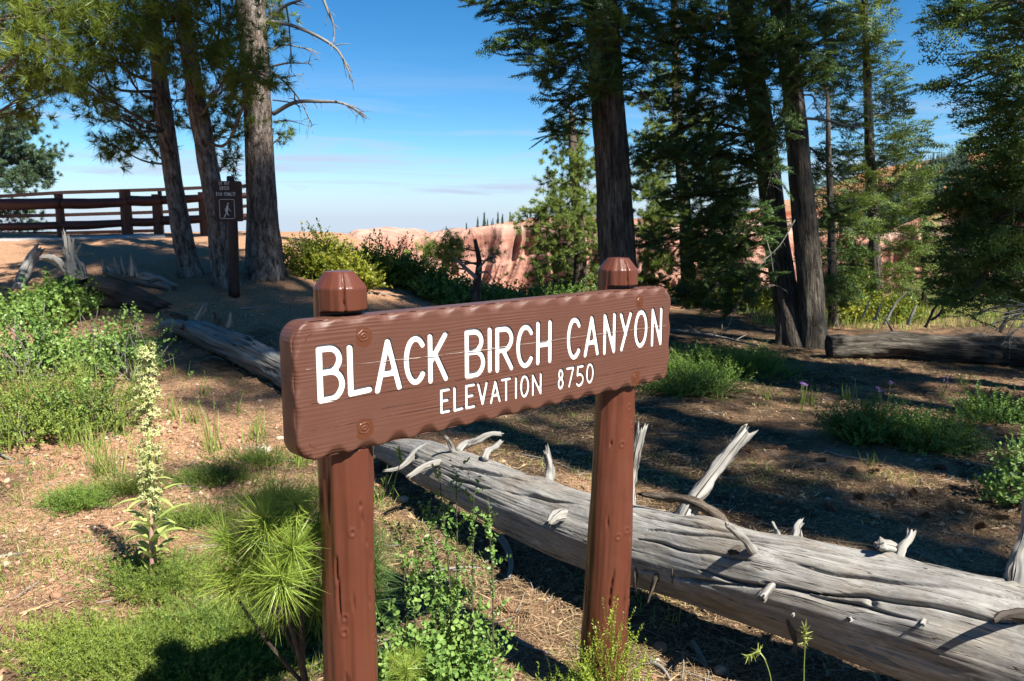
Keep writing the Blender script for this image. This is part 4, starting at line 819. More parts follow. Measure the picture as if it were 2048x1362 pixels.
    S([(2035,1150),(2040,1110),(2048,1060),(2062,990),(2090,900)],[.045,.032,.026,.022,.012],None,.03,'dead',.04,lab='long grey branch rising at the right edge')
    S([(2060,1230),(2020,1232),(1988,1242)],[.03,.015,.008],None,-.06,'char',.01)
    S([(1705,1236),(1700,1240)],[.010,.008],None,-.02); S([(1590,1227),(1586,1230)],[.008,.006],None,-.02); S([(1850,1242),(1845,1246)],[.012,.009],None,-.02)
    S([(835,905),(815,925),(795,938),(772,942)],[.026,.020,.014,.008],None,-.05,'dead',.03); S([(880,925),(858,930),(838,936),(818,952)],[.026,.022,.018,.012],None,-.06,'dead',.03)
    S([(925,893),(950,882),(975,872),(1000,868)],[.026,.022,.020,.016],5.0,.06,'dead',.03); S([(975,905),(990,895),(1002,884)],[.018,.016,.014],4.7,.05,'dead',.02); S([(905,905),(900,890),(893,875)],[.018,.015,.012],None,-.03,'dead',.03)
    for pix in ([(1318,1150),(1305,1180),(1295,1205)],[(1580,1245),(1588,1280),(1592,1312)],[(1275,1140),(1270,1165),(1272,1190)],[(1345,1140),(1345,1165)]):
        S(pix,[.014]+[.009]*(len(pix)-2)+[.004],None,-.01,'bark_thin',.01)
m=MT('silver_log_wood')
co=m.coord('loc',(1,1,.075)); a=m.noise(co,38,6,.68,.35); b=m.noise(m.coord('loc',(1,1,.12)),150,5,.7); p_=m.noise(m.coord('loc',(1,1,.5)),3.6,6,.65); p2=m.noise(m.coord('loc',(1,1,.7)),9,5,.65,.5)
w=m.noise(m.coord('loc',(1,1,.035)),24,4,.55,.35); ln=m.ramp(m.math('ABSOLUTE',m.math('SUBTRACT',w,.5)),[(0,0.),(.0025,.1),(.007,1.)])
w2=m.noise(m.coord('loc',(1,1,.09)),60,4,.55,.2); ln2=m.ramp(m.math('ABSOLUTE',m.math('SUBTRACT',w2,.53)),[(0,0.),(.008,1.)])
c=m.mix(m.ramp(a,[(.32,0.),(.68,1.)]),(.13,.12,.108,1),(.30,.288,.265,1)); c=m.mix(m.ramp(p_,[(.48,0.),(.72,.6)]),c,(.19,.135,.08,1)); c=m.mix(m.ramp(p2,[(.52,0.),(.75,.5)]),c,(.42,.41,.395,1))
nrm=m.n('ShaderNodeNewGeometry'); sp=m.n('ShaderNodeSeparateXYZ'); m.l(nrm.outputs['Normal'],sp.inputs[0])
c=m.mix(.6,c,m.ramp(b,[(.3,.5),(.65,1.2)]),'MULTIPLY'); c=m.mix(ln,(.03,.02,.013,1),c); c=m.mix(m.math('MULTIPLY',m.math('SUBTRACT',1,ln2),.6),c,(.05,.035,.025,1))
h=m.math('ADD',m.math('MULTIPLY',a,.5),m.math('ADD',m.math('MULTIPLY',b,.3),m.math('ADD',m.math('MULTIPLY',ln,.8),m.math('MULTIPLY',ln2,.3)))); m.bump(h,.0035,.8); M['log2']=m.base(c,.78,.25)
biglog()
def simple_log(name,label,line,rs,mat,seg=40,stubs=(),rough=.02,cat_='log'):
    pts=[]
    for (u,v,dz) in line:
        g_=G(u,v); pts.append(g_+np.array([0,0,dz]))
    pts=np.array(pts); c=curve(pts,22*len(pts)); ce=c[len(c)//2]; root=empty(name,(ce[0],ce[1],float(H(ce[0],ce[1])))); tag(root,label,cat_); sd=int(rng.integers(999))
    def dsp(th,s,r): th=th+0*s; s=s+0*th; q=np.stack([np.cos(th)*1.8,np.sin(th)*1.8,s*2.2],-1); return r*.22*fbm(q,3,sd)+rough*.5*np.abs(fbm(q*np.array([4,4,3.]),3,sd+3))
    mb=MB(); tube(mb,c,rs,seg,disp=dsp,jag=.12); mb.build('trunk',M[mat],root)
    for (Y,r0,pl,mt_) in stubs:
        stub(root,[P(a,b,Y+.0*i) for i,(a,b) in enumerate(pl)],[r0,r0*.8,r0*.35],mt_,r0*1.2)
    return root
simple_log('fallen_log','blue-grey shaded log with a rough bark-covered broken end left of the sign',[(352,668,.10),(400,688,.13),(450,712,.14),(520,745,.15),(600,790,.15)],[.07,.13,.13,.14,.14],'dead',44,
 stubs=[(8.6,.045,[(395,640),(403,622),(411,606)],'dead'),(8.4,.035,[(455,655),(459,640),(461,626)],'dead'),(8.7,.06,[(365,650),(340,648),(315,655)],'dead'),(8.6,.04,[(440,645),(435,640),(430,630)],'bark_thin'),(9.0,.05,[(372,640),(352,630),(335,625)],'bark_thin')])
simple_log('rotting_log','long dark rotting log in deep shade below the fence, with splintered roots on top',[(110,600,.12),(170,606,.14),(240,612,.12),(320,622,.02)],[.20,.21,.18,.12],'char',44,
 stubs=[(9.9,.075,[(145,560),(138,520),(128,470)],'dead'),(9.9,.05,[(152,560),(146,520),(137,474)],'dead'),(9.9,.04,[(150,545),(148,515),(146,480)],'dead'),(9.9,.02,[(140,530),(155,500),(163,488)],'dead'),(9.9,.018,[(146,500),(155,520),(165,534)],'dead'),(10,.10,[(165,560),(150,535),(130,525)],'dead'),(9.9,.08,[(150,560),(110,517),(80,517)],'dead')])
simple_log('curved_branch','curved pale grey dead branch arching to the ground at the left edge',[(36,580,.02),(48,566,.10),(66,560,.28),(82,560,.42)],[.06,.075,.07,.06],'dead',16,rough=.01,cat_='branch')
simple_log('splintered_log','broken silvery splintered wood lying in shade below the fence',[(212,548,.06),(250,560,.08),(300,572,.08),(345,580,.03)],[.05,.09,.10,.06],'dead',24,
 stubs=[(11.0,.05,[(240,550),(232,530),(228,515)],'dead'),(11.0,.04,[(250,548),(245,530),(242,514)],'dead'),(10.9,.045,[(262,552),(264,530),(262,510)],'dead'),(11,.03,[(275,556),(272,540),(275,528)],'dead'),(11.2,.03,[(212,545),(206,530),(203,520)],'dead'),(10.8,.035,[(300,560),(312,556),(325,560)],'dead')])
simple_log('fallen_log','long dark bark-covered log lying across the rim at the right, dead branches sticking up',[(1655,718,.16),(1760,716,.17),(1880,722,.17),(1990,728,.18),(2120,742,.18)],[.15,.17,.17,.18,.18],'bark_fir',40,
 stubs=[(10.9,.022,[(1850,655),(1868,620),(1885,595)],'char'),(11,.02,[(1768,650),(1790,610),(1812,585)],'dead'),(10.9,.018,[(1790,672),(1778,650),(1768,632)],'dead'),(10.9,.025,[(1815,650),(1825,625),(1832,612)],'dead'),(10.6,.03,[(2000,665),(2012,640),(2020,612)],'char'),(10.9,.02,[(1862,640),(1882,625),(1897,580)],'char'),(10.8,.02,[(1750,640),(1757,620),(1765,603)],'dead'),(10.8,.016,[(1725,635),(1735,612),(1738,600)],'dead')])
# ------------------------------------------------------------------ fences on the rim
def box_between(mb,a,b,w,h,tint=.5):
    a=np.array(a,float);b=np.array(b,float); d=norm(b-a); s=norm(np.cross(d,[0,0,1.])) if abs(d[2])<.9 else np.array([1.,0,0]); u=np.cross(s,d)
    V=[p+s*x*w/2+u*y*h/2 for p in (a,b) for x,y in ((-1,-1),(1,-1),(1,1),(-1,1))]
    mb.add(V,None,[[0,1,2,3],[4,7,6,5],[0,4,5,1],[1,5,6,2],[2,6,7,3],[3,7,4,0]],tint)
m=MT('brown_rail_paint'); n=m.noise(m.coord('loc',(1,1,.3)),9,4); m.bump(n,.01); M['rail']=m.base(m.ramp(n,[(.3,(.055,.020,.013,1)),(.7,(.085,.032,.020,1))]),.5)
fa=empty('log_rail_fence',tuple(G(257,471))); tag(fa,'dark brown fence of thick round log rails along the rim path behind the leaning pines','fence')
def fY(u): return 16.6+1.5*(u/500)
for u,r_,vt,vb in ((-190,.13,378,478),(-40,.12,385,474),(124,.085,392,474),(256,.115,383,476),(318,.10,392,472),(410,.1,388,470),(515,.08,380,468)):
    mb=MB(); Y=fY(u); b=P(u,vb,Y); b[2]=float(H(b[0],b[1]))-.2; t=P(u,vt,Y); t[:2]=b[:2]; tube(mb,curve([b,t-[0,0,.05],t],12),[r_]*11+[r_*.6],18,disp=lambda th,s,r:.008*fbm(np.stack([np.cos(th)+0*s,np.sin(th)+0*s,s*3+0*th],-1),2,4)); mb.build('post',M['rail'],fa)
for (a,b,ra,rb) in (((-200,410),(120,407),.125,.12),((120,407),(256,405),.10,.105),((256,401),(322,401),.10,.10),((322,400),(525,389),.085,.07),((-200,457),(120,451),.085,.085),((120,451),(256,446),.085,.085),((256,444),(322,443),.08,.08),((322,441),(525,432),.09,.08)):
    mb=MB(); p0=P(a[0],a[1],fY(a[0])-.02); p1=P(b[0],b[1],fY(b[0])-.02); tube(mb,curve([p0,(p0+p1)/2+[0,0,-.01],p1],24),[ra,rb],18,disp=lambda th,s,r:.02*fbm(np.stack([np.cos(th)+0*s,np.sin(th)+0*s,s*.8+0*th],-1),3,8)); mb.build('rail',M['rail'],fa)
fb=empty('slim_rail_fence',tuple(G(127,470))); tag(fb,'second thinner fence with flat narrow rails standing just beyond the log rails','fence')
fY2=lambda u: 18.2+.8*(u/500)
for u,vt in ((-160,398),(-20,392),(127,386),(325,377),(505,371)):
    mb=MB(); b=P(u,470,fY2(u)); b[2]=float(H(b[0],b[1]))-.2; t=P(u,vt,fY2(u)); t[:2]=b[:2]; box_between(mb,b,t,.07,.07); mb.build('post',M['darkpaint'],fb,smooth=False)
for (a,b) in (((-160,402),(127,385)),((127,385),(325,379)),((325,379),(508,371)),((-160,436),(127,430)),((127,430),(325,424)),((325,424),(508,411)),((-160,470),(127,466)),((127,466),(325,461))):
    mb=MB(); box_between(mb,P(a[0],a[1],fY2(a[0])-.07),P(b[0],b[1],fY2(b[0])-.07),.05,.075); mb.build('rail',M['darkpaint'],fb,smooth=False)
# paved path edge
def path():
    a=[];us=np.linspace(-500,330,60)
    pa=[]
    for u in us:
        for Y in (15.9,16.5): 
            p=P(u,470,Y+1.3*u/500); p[2]=float(H(p[0],p[1]))+.035; pa.append(p)
    V=np.array(pa); n=len(us); i=np.arange(n-1)*2; mb=MB(); mb.add(V,None,np.stack([i,i+2,i+3,i+1],-1)); mb.add(np.vstack([V[0::2],V[0::2]-[0,0,.12]]),None,np.stack([np.arange(n-1),np.arange(n-1)+n,np.arange(n-1)+n+1,np.arange(n-1)+1],-1))
    m=MT('path_paving'); n_=m.noise(m.coord('pos'),30,4); o=mb.build('path',m.base(m.ramp(n_,[(.3,(.30,.28,.27,1)),(.7,(.42,.40,.38,1))]),.9)); tag(o,kind='structure')
path()
# ------------------------------------------------------------------ small do-not-enter sign
def dne():
    b=G(468,592); root=empty('warning_sign',(b[0],b[1],float(H(b[0],b[1])))); tag(root,'small dark brown do not enter sign with walking figure on a round wooden post','sign'); Y=b[1]
    t=P(461,352,Y); bb=P(469,600,Y); mb=MB(); tube(mb,curve([bb,P(466,480,Y),P(463,380,Y),P(461,357,Y),t],30),[.072,.068,.063,.055,.05,.03],20,disp=lambda th,s,r:.006*fbm(np.stack([np.cos(th)+0*s,np.sin(th)+0*s,s*2+0*th],-1),3,5)); mb.build('post',M['darkpaint'],root)
    A=P(431,443,Y-.09); C=P(482,362,Y-.06); w=C[0]-A[0]; hh=C[2]-A[2]; ex=norm(np.array([1,.10,0])); ey=np.array([-ex[1],ex[0],0]); O=A
    mb=MB(); th=[]; r=.03
    for (cx,cz,a0) in ((w-r,r,-90),(w-r,hh-r,0),(r,hh-r,90),(r,r,180)):
        for k in range(6): a=R(a0+18*k); th.append((cx+r*math.cos(a),cz+r*math.sin(a)))
    th=np.array(th); n=len(th); f=O+th[:,:1]*ex+th[:,1:]*np.array([0,0,1.]); k=f+ey*.045
    mb.add(np.vstack([f,f.mean(0),k,k.mean(0)]),[[n,i,(i+1)%n] for i in range(n)]+[[2*n+1,n+1+(i+1)%n,n+1+i] for i in range(n)],[[i,n+1+i,n+1+(i+1)%n,(i+1)%n] for i in range(n)])
    pn=mb.build('panel',M['darkpaint'],root,smooth=False)
    px=w/51.; 
    def flat(name,polys):
        q=MB()
        for pl in polys:
            pl=np.array(pl); f=O+pl[:,:1]*ex+pl[:,1:]*np.array([0,0,1.])-ey*.0025; c_=f.mean(0); m_=len(pl); q.add(np.vstack([f,c_]),[[m_,i,(i+1)%m_] for i in range(m_)])
        q.build(name,M['white'],pn,smooth=False)
    def line(txt,u0,u1,v0,v1):
        out=[]; n_=len(txt); x0=(u0-431)*px; x1=(u1-431)*px; z0=(443-v1)*px; z1=(443-v0)*px; st=(x1-x0)/n_
        for i,ch in enumerate(txt):
            if ch==' ': continue
            for s_ in strokes(ch,x0+st*(i+.15),z0,x0+st*(i+.72),z1): out+=stroke_polys(s_,.0028)
        return out
    flat('lettering',line('DO NOT',441,461,368.5,374)+line('ENTER',442,460,377.5,383.5)+line('$100 PENALTY',433.5+1,471,388.5,394.5))
    cx0,cx1,cz0,cz1=[(440-431)*px,(467.5-431)*px,(443-437.5)*px,(443-401.5)*px]; rr=.02; pts=[]
    for (cx,cz,a0) in ((cx1-rr,cz0+rr,-90),(cx1-rr,cz1-rr,0),(cx0+rr,cz1-rr,90),(cx0+rr,cz0+rr,180)):
        for k in range(5): a=R(a0+22.5*k); pts.append((cx+rr*math.cos(a),cz+rr*math.sin(a)))
    pts.append(pts[0]); U=lambda u,v:((u-431)*px,(443-v)*px)
    fr_=stroke_polys(pts,.0028)
    man=[]
    for s_,w_ in (([U(454.5,414),U(453.2,424)],.013),([U(453,424),U(454.5,430),U(456,431)],.0055),([U(453,424),U(450.5,430),U(447.5,435)],.0055),([U(454.5,415.5),U(458,421),U(460.5,423.5)],.004),([U(454,415.5),U(450,420.5),U(451,424)],.004)): man+=stroke_polys(s_,w_)
    hd=[(U(456,409.5)[0]+.011*math.cos(a),U(456,409.5)[1]+.011*math.sin(a)) for a in np.linspace(0,2*PI,14,endpoint=False)]
    flat('symbol',fr_+man+[hd])
dne()
# ------------------------------------------------------------------ shrubs and plants
def shrub(name,label,cat_,at,rx,ry,rz,n,kind,mat,sc=1.0,tint=.5,group=None,flatness=.5,stems=14,hollow=.55,stemr=.006,lean=(0,0),stemmat='bark_thin'):
    b=G(*at) if len(at)==2 else np.array(at,float); b[2]=float(H(b[0],b[1])); root=empty(name,b); tag(root,label,cat_,group)
    d=norm(rng.normal(size=(n,3))*[1,1,.8]); d[:,2]=np.abs(d[:,2]); rad_=rng.uniform(hollow,1.0,n)*(1+.5*fbm(d*2.6,3,int(rng.integers(99)))); tint=tint+.35*fbm(d*3.1,2,int(rng.integers(99)))
    p=b+d*rad_[:,None]*np.array([rx,ry,rz]); p[:,0]+=lean[0]*(p[:,2]-b[2]); p[:,1]+=lean[1]*(p[:,2]-b[2])
    hz=H(p[:,0],p[:,1]); p[:,2]=np.maximum(p[:,2],hz+.01)+np.clip(hz-b[2],-.5,.5)*.8
    mf=MB(); dirs=norm(d*np.array([1,1,flatness])+[0,0,.55]+rng.normal(size=(n,3))*.35)
    scat(mf,TL[kind],p,dirs,sc,tint)
    ms=MB()
    for i in range(stems):
        q=p[int(rng.integers(n))]; q=b+(q-b)*rng.uniform(.9,1.18); s0=b+rng.normal(size=3)*[rx*.2,ry*.2,0]; s0[2]=H(s0[0],s0[1])-.02; mid=(s0+q)/2+rng.normal(size=3)*.05*rz; tube(ms,curve([s0,mid,q],8),[stemr,stemr*.35],5)
    ms.build('stem',M[stemmat],root)
    mf.build('foliage',M[mat],root,smooth=False)
    return root
def m2(px,Y): return px*Y/F
# shrub mass on the left
shrub('leafy_shrub','taller bright green shrub with round leaves in the left shrub thicket','shrub',(225,745),.36,.36,.44,230,'round','round',1.2,.7,'shrubs of the left thicket',stems=34,stemmat='dead',stemr=.005)
shrub('leafy_shrub','green shrub cut by the left edge, highest in the left thicket','shrub',(50,740),.58,.5,.56,420,'round','round',1.2,.6,'shrubs of the left thicket',stems=34,stemmat='dead',stemr=.005)
shrub('leafy_shrub','low rounded olive shrub in front of the left thicket','shrub',(50,870),.46,.34,.32,430,'tiny','sage',1.6,.65,'shrubs of the left thicket',stems=34,stemmat='dead',stemr=.005)
shrub('leafy_shrub','darker fine-leaved shrub at the right front of the left thicket','shrub',(190,850),.34,.30,.30,300,'tiny','sage',1.6,.5,'shrubs of the left thicket',stems=34,stemmat='dead',stemr=.005)
shrub('leafy_shrub','small shrub behind the left thicket near the curved branch','shrub',(95,640),.55,.4,.30,360,'round','green',1.5,.5)
shrub('mat_plant','small dense fern-green mat on bare stony soil left of the flowering spike','plant',(155,1018),.17,.13,.09,520,'scale','green',.9,.75,stems=4,hollow=.3)
for (u,v,lb) in ((60,760,'tall loose leafy shoots above the left-edge shrub'),(190,740,'tall loose leafy shoots above the middle of the left thicket'),(130,860,'loose leafy shoots at the front of the left thicket'),(270,760,'loose leafy shoots on the right flank of the left thicket')):
    shrub('leafy_shoots',lb,'shrub',(u,v),.42,.34,.72 if v<800 else .5,70,'round','round',.95,.55,'shoots in the left thicket',stems=26,hollow=.3,flatness=1.3,stemmat='dead')
# ground juniper carpet
for i,(u,v,a,b,h,n,t,lb) in enumerate([(330,1175,.34,.26,.07,900,.55,'low prickly juniper mat round the foot of the flowering spike'),(450,1290,.34,.30,.10,1500,.5,'thick low juniper mat at the bottom left of the picture'),(250,1320,.40,.30,.07,1300,.75,'yellower low juniper mat in the bottom left corner area'),(590,1250,.34,.32,.12,1200,.35,'shaded low juniper mat beneath the pine seedling'),(380,1362,.5,.26,.08,1300,.6,'low juniper mat along the bottom edge left of the sign'),(560,1010,.34,.24,.09,600,.2,'dark low mat in the shade behind the pine seedling'),(250,990,.20,.16,.10,320,.55,'small loose mat between the fern-green mat and the flowering spike'),(520,930,.34,.24,.10,420,.35,'loose low mat below the left end of the board'),(380,1050,.30,.22,.08,480,.4,'loose low mat right of the flowering spike leaves'),(120,1300,.26,.2,.06,300,.8,'thin yellowish mat by the left edge, bottom corner'),(690,1000,.24,.2,.08,260,.3,'low mat hidden behind the left signpost'),(420,965,.34,.22,.07,500,.25,'sparse dark mat behind the flowering spike')]):
    shrub('ground_juniper',lb,'shrub',(u,v),a,b,h,n,'scale','sage',.85,t,'low juniper mats',stems=14,hollow=.05,stemr=.003,stemmat='dead')
# currant bush between the posts
cb_=P(880,1362,2.62); shrub('currant_bush','bushy green shrub with small round lobed leaves between the two signposts','shrub',(cb_[0],2.62,0),.20,.17,.46,1300,'round','round',.62,.6,stems=22,hollow=.35,flatness=.9)
cc_=P(800,1362,2.50); shrub('currant_bush','smaller leafy green bush at the right foot of the left signpost','shrub',(cc_[0],2.48,0),.15,.14,.30,640,'round','round',.62,.65,stems=14,hollow=.3)
def sprigs():
    root=empty('leafy_sprig',tuple(P(915,1362,2.62)*[1,1,0])); tag(root,'thin upright leafy sprigs rising above the currant bush in shade','sprig'); mf=MB(); ms=MB()
    for (u0,v0,u1,v1) in ((900,1180,880,965),(915,1150,912,955),(945,1150,948,985),(985,1150,975,1040),(830,1200,840,1085),(870,1160,858,1030),(810,1180,800,1070)):
        a=P(u0,1380,2.62); b=P(u0,v0,2.62); c=P(u1,v1,2.60); cc=curve([a,b,c],16); tube(ms,cc,[.004,.0016],5); q=cc[6:]; scat(mf,TL['round'],np.repeat(q,2,0)+rng.normal(size=(len(q)*2,3))*.004,norm(np.tile([0,0,1.],(len(q)*2,1))+rng.normal(size=(len(q)*2,3))*.5),.42,.45)
    ms.build('stem',M['bark_thin'],root); mf.build('foliage',M['round'],root,smooth=False)
sprigs()
bb_=P(1215,1362,2.58); shrub('bitterbrush','yellow-green wispy shrub with tiny leaves at the foot of the right signpost','shrub',(bb_[0],2.50,0),.17,.13,.40,560,'tiny','bright',.72,.65,stems=30,hollow=.3,flatness=1.2)
bc_=P(1120,1362,2.6); shrub('bitterbrush','low dark-shaded tiny-leaved shrub left of the right signpost foot','shrub',(bc_[0]-.03,2.62,0),.13,.12,.17,160,'tiny','bright',.6,.45,stems=12,hollow=.3)
# right side ground cover
shrub('low_shrub','low silvery green groundcover just right of the signboard end','shrub',(1440,742),.85,.6,.20,1500,'scale','green',1.9,.75,'low shrub patches on the right',stems=10,hollow=.2)
shrub('low_shrub','darker half of the groundcover touching the signboard end in shade','shrub',(1375,790),.42,.34,.26,600,'tiny','green',1.7,.3,'low shrub patches on the right',stems=10,hollow=.2)
shrub('low_shrub','dark green patch of low shrub on the shaded slope at the right','shrub',(1740,880),.30,.24,.20,520,'tiny','green',1.6,.4,'low shrub patches on the right',stems=8,hollow=.2)
shrub('low_shrub','right neighbour of the dark green low shrub patch on the shaded slope','shrub',(1860,897),.30,.22,.15,460,'tiny','green',1.6,.4,'low shrub patches on the right',stems=8,hollow=.2)
shrub('leafy_shrub','small upright green shrub cut by the right edge above the log','shrub',(2030,1010),.12,.1,.36,150,'round','round',.9,.5,stems=8)
shrub('low_shrub','low dark shrub in shade near the right edge','shrub',(2000,840),.4,.3,.15,360,'tiny','green',1.6,.3,'low shrub patches on the right',stems=6,hollow=.2)
# rim shrubs
for (u,v,a,h,n,k,mt_,t,lb) in [(650,556,.55,.55,520,'oval','manz',.6,'yellow-green manzanita beside the thick left pine'),(700,572,.42,.36,360,'oval','manz',.75,'low yellow manzanita in front of the dark bushes, centre left'),(735,560,.5,.42,420,'oval','manz',.55,'manzanita with grey dead twigs in it, left of centre'),(790,568,.55,.60,460,'oval','green',.25,'dark green bush in the middle of the rim thicket'),(850,585,.5,.5,420,'oval','manz',.35,'olive bush right of the dark green bush'),(900,610,.5,.34,380,'round','green',.5,'low green bush left of the little twisted tree'),(980,622,.5,.36,380,'round','green',.5,'low green bush right of the little twisted tree'),(1060,622,.6,.40,420,'round','green',.4,'green bush above the middle of the signboard'),(1130,612,.6,.45,420,'oval','green',.25,'dark bush at the foot of the light green pine'),(1430,612,.75,.62,620,'oval','manz',.6,'big yellow-green manzanita between the grey trunk and the twin trunks'),(1500,618,.5,.42,360,'oval','manz',.5,'smaller manzanita partly behind the twin trunks'),(1700,640,.5,.36,320,'oval','manz',.75,'bright yellow manzanita just right of the twin trunks'),(1780,640,.4,.28,240,'oval','manz',.4,'olive manzanita right of the slim fir foot'),(1560,615,.5,.4,260,'oval','green',.3,'dark bush behind the twin trunks')]:
    shrub('manzanita_bush' if mt_=='manz' else 'rim_bush',lb,'shrub',(u,v),a,.42,h,n,k,mt_,1.5,t,'bushes along the rim',hollow=.4)
tree('twisted_pine','little gnarled dead-topped tree with one yellow-green tuft in the rim bushes, centre','tree',[(952,640,11.8,9),(952,590,11.8,9),(955,556,11.8,7),(958,520,11.8,4),(950,478,11.8,1.5)],[(878,500,30,14,30,0),(912,492,26,12,24,0),(900,515,28,8,14,0),(985,510,14,14,6,0)],'pine','bark_fir','pinyon_leaf',.95,scale=.7,seg=10,limb=.03,
 dead=[(11.7,.035,0,[(953,556),(930,535),(905,512),(895,500)]),(11.7,.02,0,[(956,540),(972,520),(985,512),(992,525)]),(11.7,.012,0,[(905,512),(890,480),(872,472)]),(11.7,.018,0,[(958,545),(975,545),(985,560)])])
# ------------------------------------------------------------------ flowering monument plant
def frasera():
    b=G(304,1168); b[2]=float(H(b[0],b[1])); root=empty('monument_plant',b); tag(root,'tall pale green flowering spike with long lower leaves on the stony ground at left','plant'); Y=b[1]
    top=P(293,692,Y); mid=P(300,930,Y); st=curve([b-[0,0,.03],mid,top],60); ms=MB(); tube(ms,st,[.012,.010,.007,.003],8)
    m=MT('purple_green_stem'); sx=m.n('ShaderNodeSeparateXYZ'); m.l(m.coord('loc'),sx.inputs[0]); M['stem']=m.base(m.ramp(sx.outputs[2],[(0,(.30,.14,.15,1)),(.30,(.34,.20,.17,1)),(.5,(.32,.36,.12,1))]),.5); ms.build('stem',M['stem'],root)
    def leafs(mb,base,az,L,w,up,droop):
        n=12; t=np.linspace(0,1,n); h=np.array([math.cos(az),math.sin(az),0]); s=np.array([-h[1],h[0],0]); c=base+h*(L*t*math.cos(up))[:,None]+np.array([0,0,1.])*(L*(t*math.sin(up)-droop*t*t))[:,None]
        ww=(w*.5*np.clip(np.sin(PI*np.clip(t*.93+.07,0,1))**.7*(1-.35*t),.02,1))[:,None]; fold=np.array([0,0,1.])*ww*.45; V=np.concatenate([c-s*ww+fold,c,c+s*ww+fold]); i=np.arange(n-1); mb.add(V,None,np.vstack([np.stack([i,i+n,i+n+1,i+1],-1),np.stack([i+n,i+2*n,i+2*n+1,i+n+1],-1)]),rng.uniform(.1,.9))
    nl=0
    for (v,L,w,k,up,dr) in ((1150,.16,.042,5,1.1,.3),(1120,.21,.048,6,1.0,.45),(1085,.25,.044,6,.85,.5),(1050,.25,.038,6,.65,.40),(1005,.22,.030,5,.6,.45),(965,.13,.022,5,.6,.4),(925,.07,.012,4,.6,.4),(880,.05,.009,4,.6,.3),(840,.04,.008,4,.6,.3)):
        z=P(300,v,Y)[2]; kk=int(np.argmin(np.abs(st[:,2]-z)))
        for i in range(k):
            mb=MB(); leafs(mb,st[kk],i*2*PI/k+rng.uniform(-.3,.3)+v,L*rng.uniform(.85,1.1),w,up+rng.uniform(-.15,.15),dr); mb.build('leaf',M['plume'],root)
    mf=MB(); FL=[]
    for k in range(3):
        pt=[];
        for i in range(4):
            a=i*PI/2+.3; d=np.array([math.cos(a),math.sin(a),.35]); V,T,A=blades([[0,0,0]],[d],.016,.010,0,np.array([.1]),1,[[-math.sin(a),math.cos(a),0]]); pt.append((V,T,A)); V=V.copy(); V[:,:]=V*[1,1,.6]; 
        a_=rng.uniform(0,6,5); pt.append(blades(np.zeros((5,3)),np.stack([np.cos(a_)*.5,np.sin(a_)*.5,np.ones(5)],-1),.014,.003,0,np.full(5,-.3))); FL.append(cat(*pt))
    pos=[];dr=[];ped=MB()
    for i in range(620):
        t=rng.uniform(0,1); v=700+t*330; c=st[int(np.argmin(np.abs(st[:,2]-P(300,v,Y)[2])))]; w=.018+.045*np.clip(np.sin(PI*(.12+t*.7)),0,1)*rng.uniform(.4,1.05); 
        if t>.72 and rng.uniform()<.35: continue
        wh=math.sin(t*52)>-.55
        if not wh and rng.uniform()<.6: continue
        a=rng.uniform(0,2*PI); p=c+np.array([math.cos(a)*w,math.sin(a)*w,rng.uniform(.0,.03)]); pos.append(p); dr.append(norm(np.array([math.cos(a),math.sin(a),.8])+rng.normal(size=3)*.3))
        if i%3==0: tube(ped,[c,p],[.0012,.0009],3,cap=False)
    scat(mf,FL,np.array(pos),np.array(dr),1.0,.5); mf.build('flower_cluster',M['flower'],root,smooth=False); ped.build('flower_stalk',M['plume'],root)
frasera()
# ------------------------------------------------------------------ pine seedling by the left post
TPC=[t_pine(100,.150,.0023,segs=3,spread=2.2) for _ in range(4)]
def seedling(name,label,base,tips,mat='pine_leaf2'):
    root=empty(name,base); tag(root,label,'pine seedling'); ms=MB(); mf=MB(); T_=np.mean([P(u,v,Y) for u,v,Y,_ in tips],0); T_[2]-=.05; mn=curve([np.array(base,float)-[0,0,.03],(np.array(base)+T_)/2+[.02,.02,0],T_],16); tube(ms,mn,[.014,.009],8)
    for (u,v,Y,sc) in tips:
        e=P(u,v,Y); b=mn[int(rng.integers(8,16))]; mid=(b+e)/2+[0,0,-.02]; c=curve([b,mid,e],14); tube(ms,c,[.007,.004],6); d=norm(c[-1]-c[-3])
        scat(mf,TPC,np.array([e,c[-2],c[-2]*.4+c[-3]*.6]),norm(np.array([d,d,d])*.5+[.1,-.35,.25]+rng.normal(size=(3,3))*.12),sc,.5)
    ms.build('stem',M['bark_thin'],root); mf.build('needles',M[mat],root,smooth=False)
M['pine_leaf2']=leaf('seedling_needles',(.15,.27,.035,1),(.42,.50,.09,1),.35,.4)
sb=P(625,1362,2.25); sb[2]=.0
seedling('pine_seedling','young long-needled pine spreading out behind the left signpost',tuple(sb),[(450,1075,2.12,.85),(440,1145,2.12,.8),(530,1040,2.02,.85),(585,1095,1.98,.8),(560,1155,1.95,.8),(590,1005,2.02,.7),(515,1140,2.1,.9),(600,1045,2.08,.95),(555,1010,2.12,.9),(500,1075,2.15,.95),(480,1150,2.12,.9),(540,1110,2.12,.85),(625,1120,2.16,.9),(590,1175,2.2,.9),(640,1050,2.16,.85),(560,1215,2.2,.8),(520,1180,2.25,.8),(640,1190,2.2,.8)])
sb2=P(800,1362,2.35); sb2[2]=.0
seedling('pine_seedling','tiny pine seedling at the bottom edge right of the left signpost',tuple(sb2),[(812,1340,2.38,.55),(790,1320,2.42,.5),(830,1310,2.45,.45)])
seedling('pine_seedling','dark needle tuft sticking out right behind the left signpost',tuple(P(720,1300,2.4)*[1,1,0]),[(735,1070,2.35,.9),(745,1130,2.32,.85),(740,1180,2.35,.8)],'fir_leaf')
